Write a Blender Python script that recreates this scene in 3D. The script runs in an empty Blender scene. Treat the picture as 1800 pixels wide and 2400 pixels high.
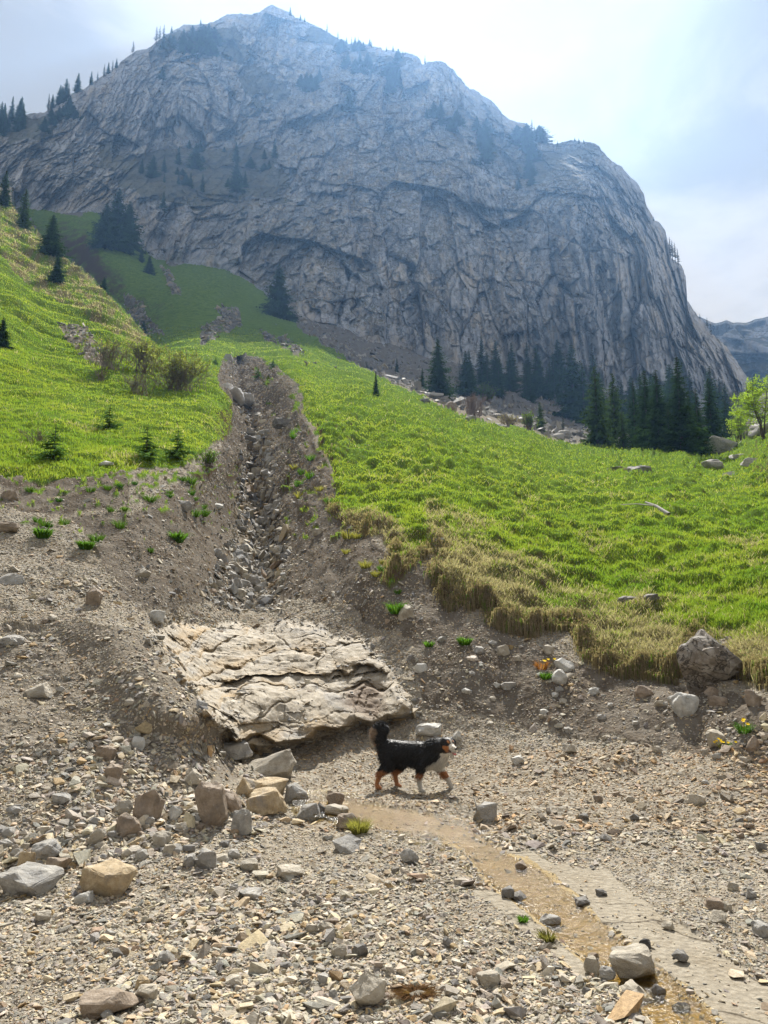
import bpy, bmesh, math, random
import numpy as np
from mathutils import Vector, Matrix, Euler, Quaternion
S = bpy.context.scene
C = S.collection
# ---------------------------------------------------------------- camera
PITCH = math.radians(9.0); FOC = 1733.0; EYE = 1.6
cam_d = bpy.data.cameras.new("camera"); cam = bpy.data.objects.new("camera", cam_d); C.objects.link(cam)
cam_d.sensor_fit = 'VERTICAL'; cam_d.sensor_height = 36.0; cam_d.lens = 36.0 * FOC / 2400.0
cam_d.clip_start = 0.05; cam_d.clip_end = 6000
cam.location = (0, 0, EYE); cam.rotation_euler = (math.radians(90) + PITCH, 0, 0)
S.camera = cam
# ---------------------------------------------------------------- sky and sun
SUN_EL = math.radians(45.7); SUN_AZ = math.radians(4.0)       # azimuth clockwise from +Y
sun_dir = Vector((math.sin(SUN_AZ) * math.cos(SUN_EL), math.cos(SUN_AZ) * math.cos(SUN_EL), math.sin(SUN_EL)))
W = bpy.data.worlds.new("World"); S.world = W; W.use_nodes = True
nt = W.node_tree; nt.nodes.clear(); N = nt.nodes; L = nt.links
out = N.new('ShaderNodeOutputWorld'); bg = N.new('ShaderNodeBackground'); L.new(bg.outputs[0], out.inputs[0])
sky = N.new('ShaderNodeTexSky'); sky.sky_type = 'NISHITA'; sky.sun_disc = False
sky.sun_elevation = SUN_EL; sky.sun_rotation = SUN_AZ; sky.altitude = 1200; sky.air_density = 1.0; sky.dust_density = 1.0; sky.ozone_density = 1.0
tc = N.new('ShaderNodeTexCoord')
mp = N.new('ShaderNodeMapping'); mp.inputs['Scale'].default_value = (1.0, 1.0, 2.0); mp.inputs['Rotation'].default_value = (0.0, 0.5, 0.3)
L.new(tc.outputs['Generated'], mp.inputs[0])
n1 = N.new('ShaderNodeTexNoise'); n1.inputs['Scale'].default_value = 3.4; n1.inputs['Detail'].default_value = 9; n1.inputs['Roughness'].default_value = 0.52; n1.inputs['Distortion'].default_value = 0.35
L.new(mp.outputs[0], n1.inputs[0])
cr = N.new('ShaderNodeValToRGB'); cr.color_ramp.elements[0].position = 0.33; cr.color_ramp.elements[1].position = 0.60
cr.color_ramp.elements[0].color = (0.97, 0.97, 0.97, 1); cr.color_ramp.elements[1].color = (1, 1, 1, 1)
cv = N.new('ShaderNodeMapRange'); cv.inputs[1].default_value = 0.35; cv.inputs[2].default_value = 0.65; cv.inputs[3].default_value = 0.84; cv.inputs[4].default_value = 1.08; L.new(n1.outputs['Fac'], cv.inputs[0])
L.new(n1.outputs['Fac'], cr.inputs[0])
# thin bright cloud: whiter towards the sun behind it
dt = N.new('ShaderNodeVectorMath'); dt.operation = 'DOT_PRODUCT'; dt.inputs[1].default_value = sun_dir
nv = N.new('ShaderNodeVectorMath'); nv.operation = 'NORMALIZE'; L.new(tc.outputs['Generated'], nv.inputs[0]); L.new(nv.outputs[0], dt.inputs[0])
mr = N.new('ShaderNodeMapRange'); mr.inputs[1].default_value = 0.92; mr.inputs[2].default_value = 1.0; mr.inputs[3].default_value = 0.0; mr.inputs[4].default_value = 1.0
mr.interpolation_type = 'SMOOTHSTEP'
L.new(dt.outputs['Value'], mr.inputs[0])
cc = N.new('ShaderNodeMix'); cc.data_type = 'RGBA'; fb = N.new('ShaderNodeMix'); fb.data_type = 'RGBA'; fb.inputs[6].default_value = (2.45, 2.35, 2.2, 1); fb.inputs[7].default_value = (3.3, 3.05, 2.75, 1); L.new(n1.outputs['Fac'], fb.inputs[0]); fr_ = N.new('ShaderNodeMapRange'); fr_.inputs[1].default_value = 0.40; fr_.inputs[2].default_value = 0.57; L.new(n1.outputs['Fac'], fr_.inputs[0]); L.new(fr_.outputs[0], fb.inputs[0]); L.new(fb.outputs[2], cc.inputs[6]); cc.inputs[7].default_value = (3.8, 3.9, 4.0, 1)
L.new(mr.outputs[0], cc.inputs[0])
cm = N.new('ShaderNodeVectorMath'); cm.operation = 'SCALE'; L.new(cc.outputs[2], cm.inputs[0]); L.new(cv.outputs[0], cm.inputs['Scale'])
mx = N.new('ShaderNodeMix'); mx.data_type = 'RGBA'
L.new(cr.outputs[0], mx.inputs[0]); L.new(sky.outputs[0], mx.inputs[6]); L.new(cm.outputs[0], mx.inputs[7])
L.new(mx.outputs[2], bg.inputs[0]); bg.inputs[1].default_value = 0.09
sl = bpy.data.lights.new("sun", 'SUN'); sl.energy = 4.2; sl.angle = math.radians(0.5); sl.color = (1.0, 0.95, 0.87)
so = bpy.data.objects.new("sun", sl); C.objects.link(so); so.rotation_euler = sun_dir.to_track_quat('Z', 'Y').to_euler()
S.view_settings.view_transform = 'Standard'; S.view_settings.look = 'None'; S.view_settings.gamma = 1.0; S.view_settings.use_curve_mapping = False
S.view_settings.exposure = 1.3
S.cycles.max_bounces = 5; S.cycles.diffuse_bounces = 2; S.cycles.glossy_bounces = 2; S.cycles.transmission_bounces = 3; S.cycles.transparent_max_bounces = 8
S.cycles.volume_bounces = 0; S.cycles.use_denoising = True; S.cycles.denoising_input_passes = 'RGB_ALBEDO_NORMAL'; S.cycles.denoising_prefilter = 'ACCURATE'
try: S.cycles.denoiser = 'OPENIMAGEDENOISE'
except Exception: pass
S.cycles.caustics_reflective = False; S.cycles.caustics_refractive = False
S.cycles.sample_clamp_indirect = 6; S.cycles.use_adaptive_sampling = True; S.cycles.adaptive_threshold = 0.02
# ---------------------------------------------------------------- numpy helpers
RG = np.random.default_rng(7)
_G = RG.normal(size=(256, 3)).astype(np.float32); _G /= np.linalg.norm(_G, axis=1)[:, None]
def _hash(x, y, z):
    h = (x * 73856093) ^ (y * 19349663) ^ (z * 83492791)
    h = h & 0x7fffffff
    h = (h ^ (h >> 13)) * 1274126177 & 0x7fffffff
    return h ^ (h >> 16)
def pn(p):                                   # gradient noise, about -0.7..0.7
    p = np.asarray(p, np.float32); i = np.floor(p).astype(np.int64); f = p - i
    u = f * f * f * (f * (f * 6 - 15) + 10); r = 0
    for dx in (0, 1):
        wx = u[:, 0] if dx else 1 - u[:, 0]
        for dy in (0, 1):
            wy = u[:, 1] if dy else 1 - u[:, 1]
            for dz in (0, 1):
                wz = u[:, 2] if dz else 1 - u[:, 2]
                g = _G[_hash(i[:, 0] + dx, i[:, 1] + dy, i[:, 2] + dz) & 255]
                r = r + wx * wy * wz * (g[:, 0] * (f[:, 0] - dx) + g[:, 1] * (f[:, 1] - dy) + g[:, 2] * (f[:, 2] - dz))
    return r
def fbm(p, o=4, lac=2.03, gain=0.5):
    p = np.asarray(p, np.float32); a = 1.0; s = 0
    for k in range(o):
        s = s + a * pn(p + 17.3 * k); p = p * lac; a *= gain
    return s
def ridge(p, o=4, gain=0.5):
    p = np.asarray(p, np.float32); a = 1.0; s = 0
    for k in range(o):
        s = s + a * (1 - 2.2 * np.abs(pn(p + 9.1 * k))); p = p * 2.07; a *= gain
    return s
_T = RG.uniform(-1, 1, size=(1024, 4)).astype(np.float32)
_J = RG.uniform(0.22, 0.78, size=(1024, 3)).astype(np.float32)
def facets(p, tilt=1.0, off=0.6):                     # rock blocks: every cell its own offset and tilt; second result is the distance to a joint
    p = np.asarray(p, np.float32); b = np.floor(p - 0.5).astype(np.int64)
    d1 = np.full(len(p), 9., np.float32); d2 = d1.copy(); v = np.zeros(len(p), np.float32)
    for dx in (0, 1):
        for dy in (0, 1):
            for dz in (0, 1):
                h = _hash(b[:, 0] + dx, b[:, 1] + dy, b[:, 2] + dz) & 1023
                q = p - (b + np.array((dx, dy, dz)) + _J[h]).astype(np.float32)
                d = (q * q).sum(1); t = _T[h]
                val = off * t[:, 3] + tilt * (t[:, :3] * q).sum(1)
                m = d < d1
                d2 = np.where(m, d1, np.minimum(d2, d)); v = np.where(m, val, v); d1 = np.where(m, d, d1)
    return v, np.sqrt(d2) - np.sqrt(d1)
def ss(a, b, x):
    t = np.clip((x - a) / (b - a), 0, 1); return t * t * (3 - 2 * t)
def inpoly(px, py, poly):
    px = np.asarray(px, np.float32); py = np.asarray(py, np.float32); r = np.zeros(px.shape, bool); n = len(poly)
    for k in range(n):
        x1, y1 = poly[k]; x2, y2 = poly[(k + 1) % n]
        if y1 == y2: continue
        c = ((y1 > py) != (y2 > py)) & (px < (x2 - x1) * (py - y1) / (y2 - y1) + x1)
        r ^= c
    return r
def segdist(px, py, line):                   # distance to a polyline
    d = np.full(np.shape(px), 1e9, np.float32)
    for (x1, y1), (x2, y2) in zip(line[:-1], line[1:]):
        vx, vy = x2 - x1, y2 - y1
        t = np.clip(((px - x1) * vx + (py - y1) * vy) / (vx * vx + vy * vy), 0, 1)
        d = np.minimum(d, np.hypot(px - x1 - t * vx, py - y1 - t * vy))
    return d
cP, sP = math.cos(PITCH), math.sin(PITCH)
def unproj(px, py, D):                       # photograph pixel + distance along +Y -> world
    dx = (px - 900.0) / FOC; dy = (1200.0 - py) / FOC
    s = D / (cP - dy * sP)
    return np.stack([dx * s, D + 0 * px, EYE + (sP + dy * cP) * s], -1)
class Field:                                 # multiquadric interpolation of log distance over view angles
    def __init__(self, pts, c=30.0):
        a = np.array(pts, float); self.x = a[:, 0] / 100; self.y = a[:, 1] / 100; v = np.log(a[:, 2]); n = len(a); self.c = (c / 100) ** 2
        A = np.zeros((n + 3, n + 3))
        A[:n, :n] = np.sqrt((self.x[:, None] - self.x) ** 2 + (self.y[:, None] - self.y) ** 2 + self.c)
        A[:n, n] = 1; A[:n, n + 1] = self.x; A[:n, n + 2] = self.y; A[n:, :n] = A[:n, n:].T
        A[:n, :n] -= np.eye(n) * 0.01
        self.w = np.linalg.solve(A, np.r_[v, 0, 0, 0]).astype(np.float32)
    def __call__(self, px, py):
        px = np.asarray(px, np.float32) / 100; py = np.asarray(py, np.float32) / 100; r = self.w[-3] + self.w[-2] * px + self.w[-1] * py
        for k in range(len(self.x)):
            r = r + self.w[k] * np.sqrt((px - np.float32(self.x[k])) ** 2 + (py - np.float32(self.y[k])) ** 2 + np.float32(self.c))
        return r
# ---------------------------------------------------------------- mesh helpers
def mesh(name, V, F, mat=None, smooth=False, attrs=None):
    V = np.ascontiguousarray(V, np.float32); F = np.asarray(F, np.int32); me = bpy.data.meshes.new(name)
    k = F.shape[1]
    me.vertices.add(len(V)); me.vertices.foreach_set('co', V.ravel())
    me.loops.add(F.size); me.loops.foreach_set('vertex_index', np.ascontiguousarray(F).ravel())
    me.polygons.add(len(F)); me.polygons.foreach_set('loop_start', np.arange(0, F.size, k, dtype=np.int32))
    me.update(calc_edges=True)
    if not smooth: me.polygons.foreach_set('use_smooth', np.zeros(len(F), bool))
    else: me.polygons.foreach_set('use_smooth', np.ones(len(F), bool))
    if attrs:
        for an, av in attrs.items():
            av = np.asarray(av, np.float32)
            if av.ndim == 1: a = me.attributes.new(an, 'FLOAT', 'POINT'); a.data.foreach_set('value', av)
            else:
                if av.shape[1] == 3: av = np.c_[av, np.ones(len(av), np.float32)]
                a = me.attributes.new(an, 'FLOAT_COLOR', 'POINT'); a.data.foreach_set('color', np.ascontiguousarray(av, np.float32).ravel())
    if mat: me.materials.append(mat)
    me.validate()
    return me
def link(name, data, parent=None, loc=None, **props):
    o = bpy.data.objects.new(name, data); C.objects.link(o)
    if parent: o.parent = parent
    if loc is not None: o.location = loc
    for k, v in props.items():
        if v is not None: o[k] = v
    return o
def tag(o, label=None, category=None, group=None, kind=None):
    for k, v in (('label', label), ('category', category), ('group', group), ('kind', kind)):
        if v: o[k] = v
    return o
def grid_faces(nr, nc):
    i = np.arange(nr * nc).reshape(nr, nc)
    return np.stack([i[:-1, :-1], i[1:, :-1], i[1:, 1:], i[:-1, 1:]], -1).reshape(-1, 4)
def grid_normals(P):                         # P (nr,nc,3)
    dx = np.gradient(P, axis=1); dy = np.gradient(P, axis=0); n = np.cross(dx, dy)
    n /= np.linalg.norm(n, axis=2, keepdims=True) + 1e-9; n[n[..., 2] < 0] *= -1
    return n
# ---------------------------------------------------------------- material helpers
def newmat(name):
    m = bpy.data.materials.new(name); m.use_nodes = True; t = m.node_tree; t.nodes.clear()
    o = t.nodes.new('ShaderNodeOutputMaterial'); b = t.nodes.new('ShaderNodeBsdfPrincipled'); t.links.new(b.outputs[0], o.inputs[0])
    b.inputs['Roughness'].default_value = 0.9; b.inputs['Specular IOR Level'].default_value = 0.25
    return m, t, b
class NB:                                    # tiny node builder
    def __init__(s, t): s.t = t
    def n(s, ty, **k):
        q = s.t.nodes.new('ShaderNode' + ty)
        for a, b in k.items(): setattr(q, a, b)
        return q
    def l(s, a, b): s.t.links.new(a, b)
    def attr(s, name): q = s.n('Attribute'); q.attribute_name = name; return q
    def pos(s, scale=(1, 1, 1), obj=False):
        m = s.n('Mapping'); m.inputs['Scale'].default_value = scale
        if obj: q = s.n('TexCoord'); s.l(q.outputs['Object'], m.inputs[0])
        else: q = s.n('NewGeometry'); s.l(q.outputs['Position'], m.inputs[0])
        return m.outputs[0]
    def noise(s, vec, sc, det=6, ro=0.6, di=0.0):
        q = s.n('TexNoise'); s.l(vec, q.inputs['Vector']); q.inputs['Scale'].default_value = sc; q.inputs['Detail'].default_value = det
        q.inputs['Roughness'].default_value = ro; q.inputs['Distortion'].default_value = di; return q.outputs['Fac']
    def voro(s, vec, sc, feat='F1', o='Distance'):
        q = s.n('TexVoronoi'); q.feature = feat; s.l(vec, q.inputs['Vector']); q.inputs['Scale'].default_value = sc; return q.outputs[o]
    def ramp(s, fac, stops):
        q = s.n('ValToRGB'); e = q.color_ramp.elements
        while len(e) < len(stops): e.new(0.5)
        for x, (p, c) in zip(e, stops):
            x.position = p; x.color = (c, c, c, 1) if isinstance(c, (int, float)) else (*c, 1)
        s.l(fac, q.inputs[0]); return q.outputs[0]
    def mix(s, f, a, b, mode='MIX'):
        q = s.n('Mix'); q.data_type = 'RGBA'; q.blend_type = mode
        for v, i in ((f, 0), (a, 6), (b, 7)):
            if hasattr(v, 'links'): s.l(v, q.inputs[i])
            elif isinstance(v, tuple): q.inputs[i].default_value = (*v, 1)
            else: q.inputs[i].default_value = v
        return q.outputs[2]
    def math(s, op, a, b=0.0):
        q = s.n('Math'); q.operation = op
        for v, i in ((a, 0), (b, 1)):
            if hasattr(v, 'links'): s.l(v, q.inputs[i])
            else: q.inputs[i].default_value = v
        return q.outputs[0]
    def bump(s, h, dist, st=1.0, nrm=None):
        q = s.n('Bump'); q.inputs['Strength'].default_value = st; q.inputs['Distance'].default_value = dist; s.l(h, q.inputs['Height'])
        if nrm: s.l(nrm, q.inputs['Normal'])
        return q.outputs[0]
# ================================================================ TERRAIN
BASE = [(-700,520),(-100,480),(0,478),(60,490),(120,512),(180,511),(228,503),(336,579),(369,612),(401,628),(456,622),(490,612),(521,620),(564,650),(624,687),(684,731),(760,763),(868,801),(930,815),(998,838),(1100,860),(1300,890),(1500,930),(1700,960),(2500,990)]
BX = np.array([b[0] for b in BASE], float); BY = np.array([b[1] for b in BASE], float)
def basey(px): return np.interp(px, BX, BY)
BD = [(-700,330),(0,315),(180,300),(460,268),(684,232),(900,236),(1100,250),(1300,262),(1500,275),(1700,295),(2500,330)]
def based(px): return np.interp(px, [b[0] for b in BD], [b[1] for b in BD])
# distances of the main ground (gravel, gully, meadow, upper slope)
PA = [(-250,2400,3.32),(100,2400,3.32),(500,2400,3.32),(900,2400,3.32),(1400,2400,3.32),(2050,2400,3.32),(-250,2650,2.5),(900,2650,2.5),(2050,2650,2.5),
 (0,2200,4.2),(500,2200,4.2),(1000,2200,4.2),(1500,2200,4.2),(2050,2200,4.15),
 (-250,2050,5.0),(0,2050,5.2),(300,2050,5.2),(700,2050,5.25),(1200,2050,5.28),(1800,2050,5.2),
 (-250,1950,5.5),(0,1960,5.6),(300,1960,5.8),(600,1950,6.15),(900,1950,6.3),(1300,1950,6.35),(1800,1950,6.2),
 (0,1850,6.2),(200,1850,6.3),(400,1850,6.6),(550,1850,7.0),(700,1850,7.7),(900,1850,7.9),(1100,1850,7.9),(1400,1850,7.7),(1800,1850,7.2),
 (0,1700,7.1),(200,1700,7.3),(350,1700,7.5),(470,1700,7.8),(700,1790,8.9),(860,1790,9.1),(1000,1780,9.1),(1200,1770,9.0),(1400,1760,8.8),(1600,1750,8.4),(1850,1730,7.8),
 (0,1550,8.3),(200,1550,8.6),(330,1550,8.9),(420,1590,9.0),
 (560,1790,8.4),(700,1740,9.5),(860,1725,9.9),(620,1650,10.1),(500,1600,10.3),(450,1500,11.6),(600,1550,11.4),(750,1600,10.8),(850,1650,10.4),(930,1600,10.7),(800,1520,11.8),(500,1450,12.6),(700,1450,13.0),(850,1450,12.7),
 (1000,1700,9.8),(1000,1600,10.5),(1000,1500,11.4),(1200,1680,9.9),(1200,1580,10.6),(1200,1500,11.3),(1400,1680,9.5),(1400,1600,10.2),(1600,1680,8.8),(1600,1625,9.3),(1800,1650,8.2),(2050,1650,7.6),(2050,1850,6.7),
 (0,1450,9.2),(-250,1450,8.8),(200,1450,9.7),(330,1450,10.6),(400,1440,11.6),
 (0,1300,11.2),(-250,1300,11),(200,1300,11.9),(350,1340,12.3),(450,1350,13.6),(540,1380,14.9),(620,1380,16.4),(700,1380,14.9),(800,1380,13.6),(900,1400,12.6),
 (0,1180,13.6),(150,1200,13.9),(300,1200,14.3),(420,1200,16.2),(520,1240,20.0),(600,1230,23.3),(660,1220,22.0),(760,1220,18.4),(860,1280,14.9),
 (0,1110,16.0),(-250,1110,15.5),(150,1110,16.6),(300,1090,18.2),(420,1090,20.5),(510,1080,24.5),(560,1130,28.0),(600,1120,30.0),(640,1110,28.5),(720,1110,24.5),(790,1120,22.5),
 (0,1000,21.5),(-250,1000,21),(200,1000,24),(400,1000,28),(500,1010,31.5),(560,1030,38),(600,1030,40),(640,1010,38.5),(700,1010,33),(760,1000,32),
 (0,900,31),(200,900,36),(400,920,41),(500,920,44),(545,950,46),(585,960,52),(620,960,51),(680,950,44),(720,950,41),
 (555,910,61),(540,890,66),(600,900,62),(660,890,55),(700,900,50),(560,850,83),(620,850,74),(680,860,62),
 (500,830,82),(450,850,68),
 (1000,1280,14.7),(1000,1380,12.9),(1000,1200,18),(1000,1100,25.5),(1000,1000,40),(900,950,48),(850,1050,30.5),(850,1150,21.5),
 (1200,1440,12.0),(1200,1350,14.0),(1200,1250,17.5),(1200,1150,24.5),(1200,1060,40),(1150,1000,60),(1250,1025,60),
 (1400,1540,10.8),(1400,1450,12.6),(1400,1350,15.5),(1400,1250,19.5),(1400,1150,29),(1400,1080,48),(1450,1060,62),
 (1600,1585,9.8),(1600,1450,12.2),(1600,1350,15.0),(1600,1250,19),(1600,1150,28),(1600,1085,44),(1620,1068,60),
 (1850,1580,9.2),(1850,1450,11.6),(1850,1300,15.5),(1850,1150,25),(1800,1050,36),(1850,980,50),(2100,1000,42),(2100,1300,15),(2100,1580,9),
 (780,900,62),(700,830,85),(850,880,78),(1000,945,66),(1100,980,66),
 (640,805,108),(700,805,112),(780,840,103),(870,870,100),
 (560,770,125),(480,770,120),(400,770,125),(640,770,135),(760,800,140),
 (560,720,165),(480,700,168),(400,680,190),(320,640,215),(640,740,180),
 (900,845,150),(1000,890,130),(1100,930,120),(1200,965,115),(1300,1000,112),(1450,1030,105),(1620,1030,110),(1800,985,90),
 (1100,900,185),(1300,940,180),(1500,975,175),(1700,1000,160),(2100,960,160),
 (240,560,245),(180,540,265),(120,530,280),(300,700,185),(350,770,140),(300,780,150),(200,700,200),(100,620,240)]
PA += [(x, basey(x), based(x)) for x in (-250,-100,60,228,369,456,564,684,760,868,998,1100,1300,1500,1700,2100)]
# the sunlit hill on the left, in front of the upper slope
PB = [(-250,300,120),(-100,380,112),(0,440,105),(45,500,98),(90,545,92),(150,600,84),(220,655,76),(300,735,68),(345,790,64),(400,835,58),(470,870,53),(520,905,50),
 (0,550,78),(0,650,60),(0,750,45),(0,850,35),(100,650,72),(100,750,54),(200,750,58),(150,850,42),(300,800,56),(300,870,44),(400,890,48),(-250,500,85),(-250,700,50),(-250,900,30),
 (0,950,27),(200,950,31),(400,960,35),(500,960,38),(0,1000,21.5),(200,1000,24.5),(400,1000,28.5),(550,980,42)]
FA = Field(PA, 35); FB = Field(PB, 50)
HILL = [(-900,100),(-100,385),(0,442),(45,500),(90,545),(150,600),(220,655),(300,735),(345,790),(400,838),(470,872),(540,925),(548,985),(-900,985)]
RIDGE_B = [(-100,385),(0,442),(45,500),(90,545),(150,600),(220,655),(300,735),(345,790),(400,838),(470,872),(540,925)]
RIDGE_X = np.array([a for a, b in RIDGE_B], float); RIDGE_Y = np.array([b for a, b in RIDGE_B], float)
# heap of scree in front of the rock slab
HEAP = [(330,1430),(360,1480),(420,1560),(470,1640),(520,1700),(580,1745)]
STREAM_L = [(700,1890),(800,1915),(900,1945),(1010,1955),(1075,1990),(1120,2045),(1160,2090),(1235,2140),(1330,2225),(1400,2290),(1470,2350),(1530,2420),(1600,2520)]
STREAM_R = [(740,1868),(850,1885),(1000,1905),(1110,1950),(1180,1985),(1270,2030),(1350,2095),(1420,2160),(1500,2225),(1580,2280),(1650,2345),(1700,2400),(1790,2500)]
STREAM = STREAM_L + STREAM_R[::-1]
PAVE = [(1180,1985),(1310,2020),(1430,2048),(1500,2105),(1560,2150),(1655,2195),(1720,2260),(1800,2310),(1950,2400),(1950,2560),(1790,2560),(1700,2400),(1650,2345),(1580,2280),(1500,2225),(1420,2160),(1350,2095),(1270,2030)]
PAVE2 = [(1160,2090),(1110,2090),(1190,2150),(1280,2215),(1350,2290),(1400,2290),(1330,2225),(1235,2140)]
GR = [(2500,1650),(1850,1640),(1790,1615),(1745,1600),(1700,1500),(1620,1500),(1600,1590),(1560,1598),(1500,1590),(1430,1580),(1375,1545),(1350,1480),(1300,1475),(1240,1490),(1160,1470),(1140,1430),(1050,1425),(1030,1395),(1015,1340),(1040,1305),(1000,1300),(950,1345),(905,1370),(920,1310),(900,1262),(860,1248),(800,1238),(770,1210),(785,1150),(775,1100),(750,1050),(740,1000),(705,970),(715,930),(688,888),(648,858),(610,838),(580,832),(550,838),(525,852),(500,900),(470,870),(400,838),(345,790),(300,735),(220,655),(150,600),(90,545),(60,480),(180,505),(228,498),(336,575),(401,625),(456,618),(490,608),(521,616),(564,646),(624,683),(684,727),(700,765),(760,800),(830,850),(900,890),(1000,935),(1040,965),(1100,985),(1230,1018),(1330,1045),(1500,1060),(1700,1040),(1850,960),(2500,960)]
GL = [(-900,100),(-100,385),(0,442),(45,500),(90,545),(150,600),(220,655),(300,735),(345,790),(400,838),(470,872),(545,940),(545,985),(530,1030),(480,1060),(420,1095),(350,1095),(250,1112),(170,1120),(100,1128),(0,1118),(-100,1125),(-900,1150)]
BARE = [[(130,765),(200,770),(245,830),(250,870),(205,850)], [(470,765),(520,745),(560,765),(500,800),(470,810)], [(375,625),(400,640),(425,690),(400,690)],
 [(285,690),(330,705),(360,760),(390,790),(345,785),(300,735)], [(510,725),(560,720),(570,765),(530,760)], [(600,770),(680,800),(720,835),(690,828),(620,795)], [(655,735),(700,770),(760,808),(900,895),(890,880),(760,790),(700,745)]]
BROWN = [[(640,860),(720,1000),(790,1150),(900,1290),(1000,1330),(1100,1450),(1350,1560),(1800,1640),(2100,1660),(2100,1800),(1800,1790),(1500,1740),(1200,1690),(1010,1660),(960,1500),(800,1420),(650,1400),(620,1200),(610,1000),(560,830)],
 [(545,960),(590,1010),(575,1150),(560,1300),(500,1400),(330,1440),(240,1330),(200,1240),(150,1210),(300,1200),(420,1130),(520,1060)],
 [(470,870),(520,830),(600,800),(640,860),(640,960),(600,1000),(555,1000),(545,940)], [(-100,1470),(200,1465),(330,1480),(430,1590),(520,1700),(570,1800),(430,1860),(250,1830),(-100,1780)],
 [(0,1120),(300,1105),(300,1180),(150,1200),(0,1190)], [(500,840),(560,800),(640,830),(620,950),(560,900)]]
BED = [(575,1430),(660,1430),(680,1250),(640,1120),(625,1000),(600,930),(560,860),(530,850),(545,940),(565,1010),(560,1130),(540,1260),(470,1400)]
BEDL = [(600,1400),(620,1300),(602,1180),(598,1060),(585,980),(555,905),(560,850)]
def ragged(px, py, amp=1.0):
    q = np.stack([px / 60, py / 45, 0 * px], -1).reshape(-1, 3); far = np.clip((py - 600) / 700, 0.35, 1.25).reshape(-1)
    a = fbm(q, 4) ; b = fbm(q + 31, 4)
    return px + (a * 26 * far * amp).reshape(np.shape(px)), py + (b * 22 * far * amp).reshape(np.shape(px))
def masks(px, py):
    """grass, brown soil, water bed, bare pavement rock, straw (0..1)"""
    rx, ry = ragged(px, py)
    g = (inpoly(rx, ry, GR) | inpoly(rx, ry, GL)).astype(np.float32)
    q = np.stack([px / 22, py / 14, 0 * px], -1).reshape(-1, 3); nz = fbm(q, 4).reshape(np.shape(px))
    for b in BARE: g = np.where(inpoly(rx, ry, b) & (nz > -.04), 0.0, g)
    # sparse tufts below the left turf edge
    tuft = (ry > 1085) & (ry < 1260) & (rx < 560) & (nz > 0.10 + (ry - 1100) * 0.0022)
    tuft |= (ry > 880) & (ry < 1260) & (rx > 660) & (rx < 800) & (nz > 0.22)
    tuft |= (inpoly(px, py, [(520,850),(700,850),(740,1000),(640,980),(590,860)])) & (nz > 0.26)
    g = np.where(tuft, 1.0, g)
    br = np.zeros(np.shape(px), np.float32)
    for b in BROWN: br = np.where(inpoly(rx, ry, b), 1.0, br)
    bed = inpoly(rx, ry, BED); br = np.where(bed, .8, br); br = np.where(inpoly(rx, ry, BROWN[3]), .5, br)
    sx, sy = ragged(px, py, 0.55)
    w = inpoly(sx, sy, STREAM).astype(np.float32)
    pv = (inpoly(sx, sy, PAVE) | inpoly(sx, sy, PAVE2)).astype(np.float32)
    de = segdist(px, py, [(705,970),(770,1210),(900,1262),(1015,1340),(1140,1430),(1375,1545),(1600,1590),(1850,1640)])
    n2 = fbm(np.stack([px / 130, py / 60, 0 * px + 5], -1).reshape(-1, 3), 4).reshape(np.shape(px))
    edge = np.where(px > 1000, 170, 60) * np.clip((px - 650) / 300, 0.35, 1)
    st = np.clip(1.15 - de / edge, 0, 1) + 0.7 * n2 * np.clip((py - 1080) / 150, 0.05, 1)
    st = np.where(py > 1050, st, st * 0.5)
    hb = inpoly(rx, ry, [(-900,300),(-100,385),(0,442),(90,545),(220,655),(345,790),(330,830),(230,760),(150,720),(90,690),(0,600),(-200,560)])
    st = np.where(hb, 0.62 + 1.1 * nz, st)
    return g, br, w, pv, np.clip(st, 0, 1)
def gdist(px, py):                            # smooth distance of the ground
    cx = np.clip(px, -250, 2100); cy = np.clip(py, 0, 2650)
    by = basey(cx)
    yy = np.maximum(cy, by)                   # above the foot of the cliff: dive under the mountain
    la = FA(cx, yy)
    lb = FB(cx, np.minimum(yy, 1010))
    ry = np.interp(cx, RIDGE_X, RIDGE_Y, right=2000)
    t = ss(-1.0, 9.0, yy - ry) * (1 - ss(930, 1000, yy)) * (1 - ss(500, 548, cx))
    lg = la * (1 - t) + lb * t
    lg = lg + np.clip(by - cy, 0, 500) * 0.004
    D = np.exp(lg)
    # scree heap stands in front of the slab
    hx = np.interp(cy, [p[1] for p in HEAP], [p[0] for p in HEAP], left=330, right=700)
    inh = (1 - ss(-8, 8, cx - hx)) * ss(-260, -60, cx - hx) * ss(1400, 1500, cy) * (1 - ss(1660, 1745, cy))
    D = D * (1 - 0.075 * inh)
    D = D * (1 + 0.10 * np.exp(-(segdist(cx, cy, BEDL) / np.clip((cy - 700) / 16, 12, 34)) ** 2) * (1 - ss(1340, 1430, cy)))
    # turf lip: the bank edge overhangs slightly
    return D
def lip(px, py, g):
    return 0
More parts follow.
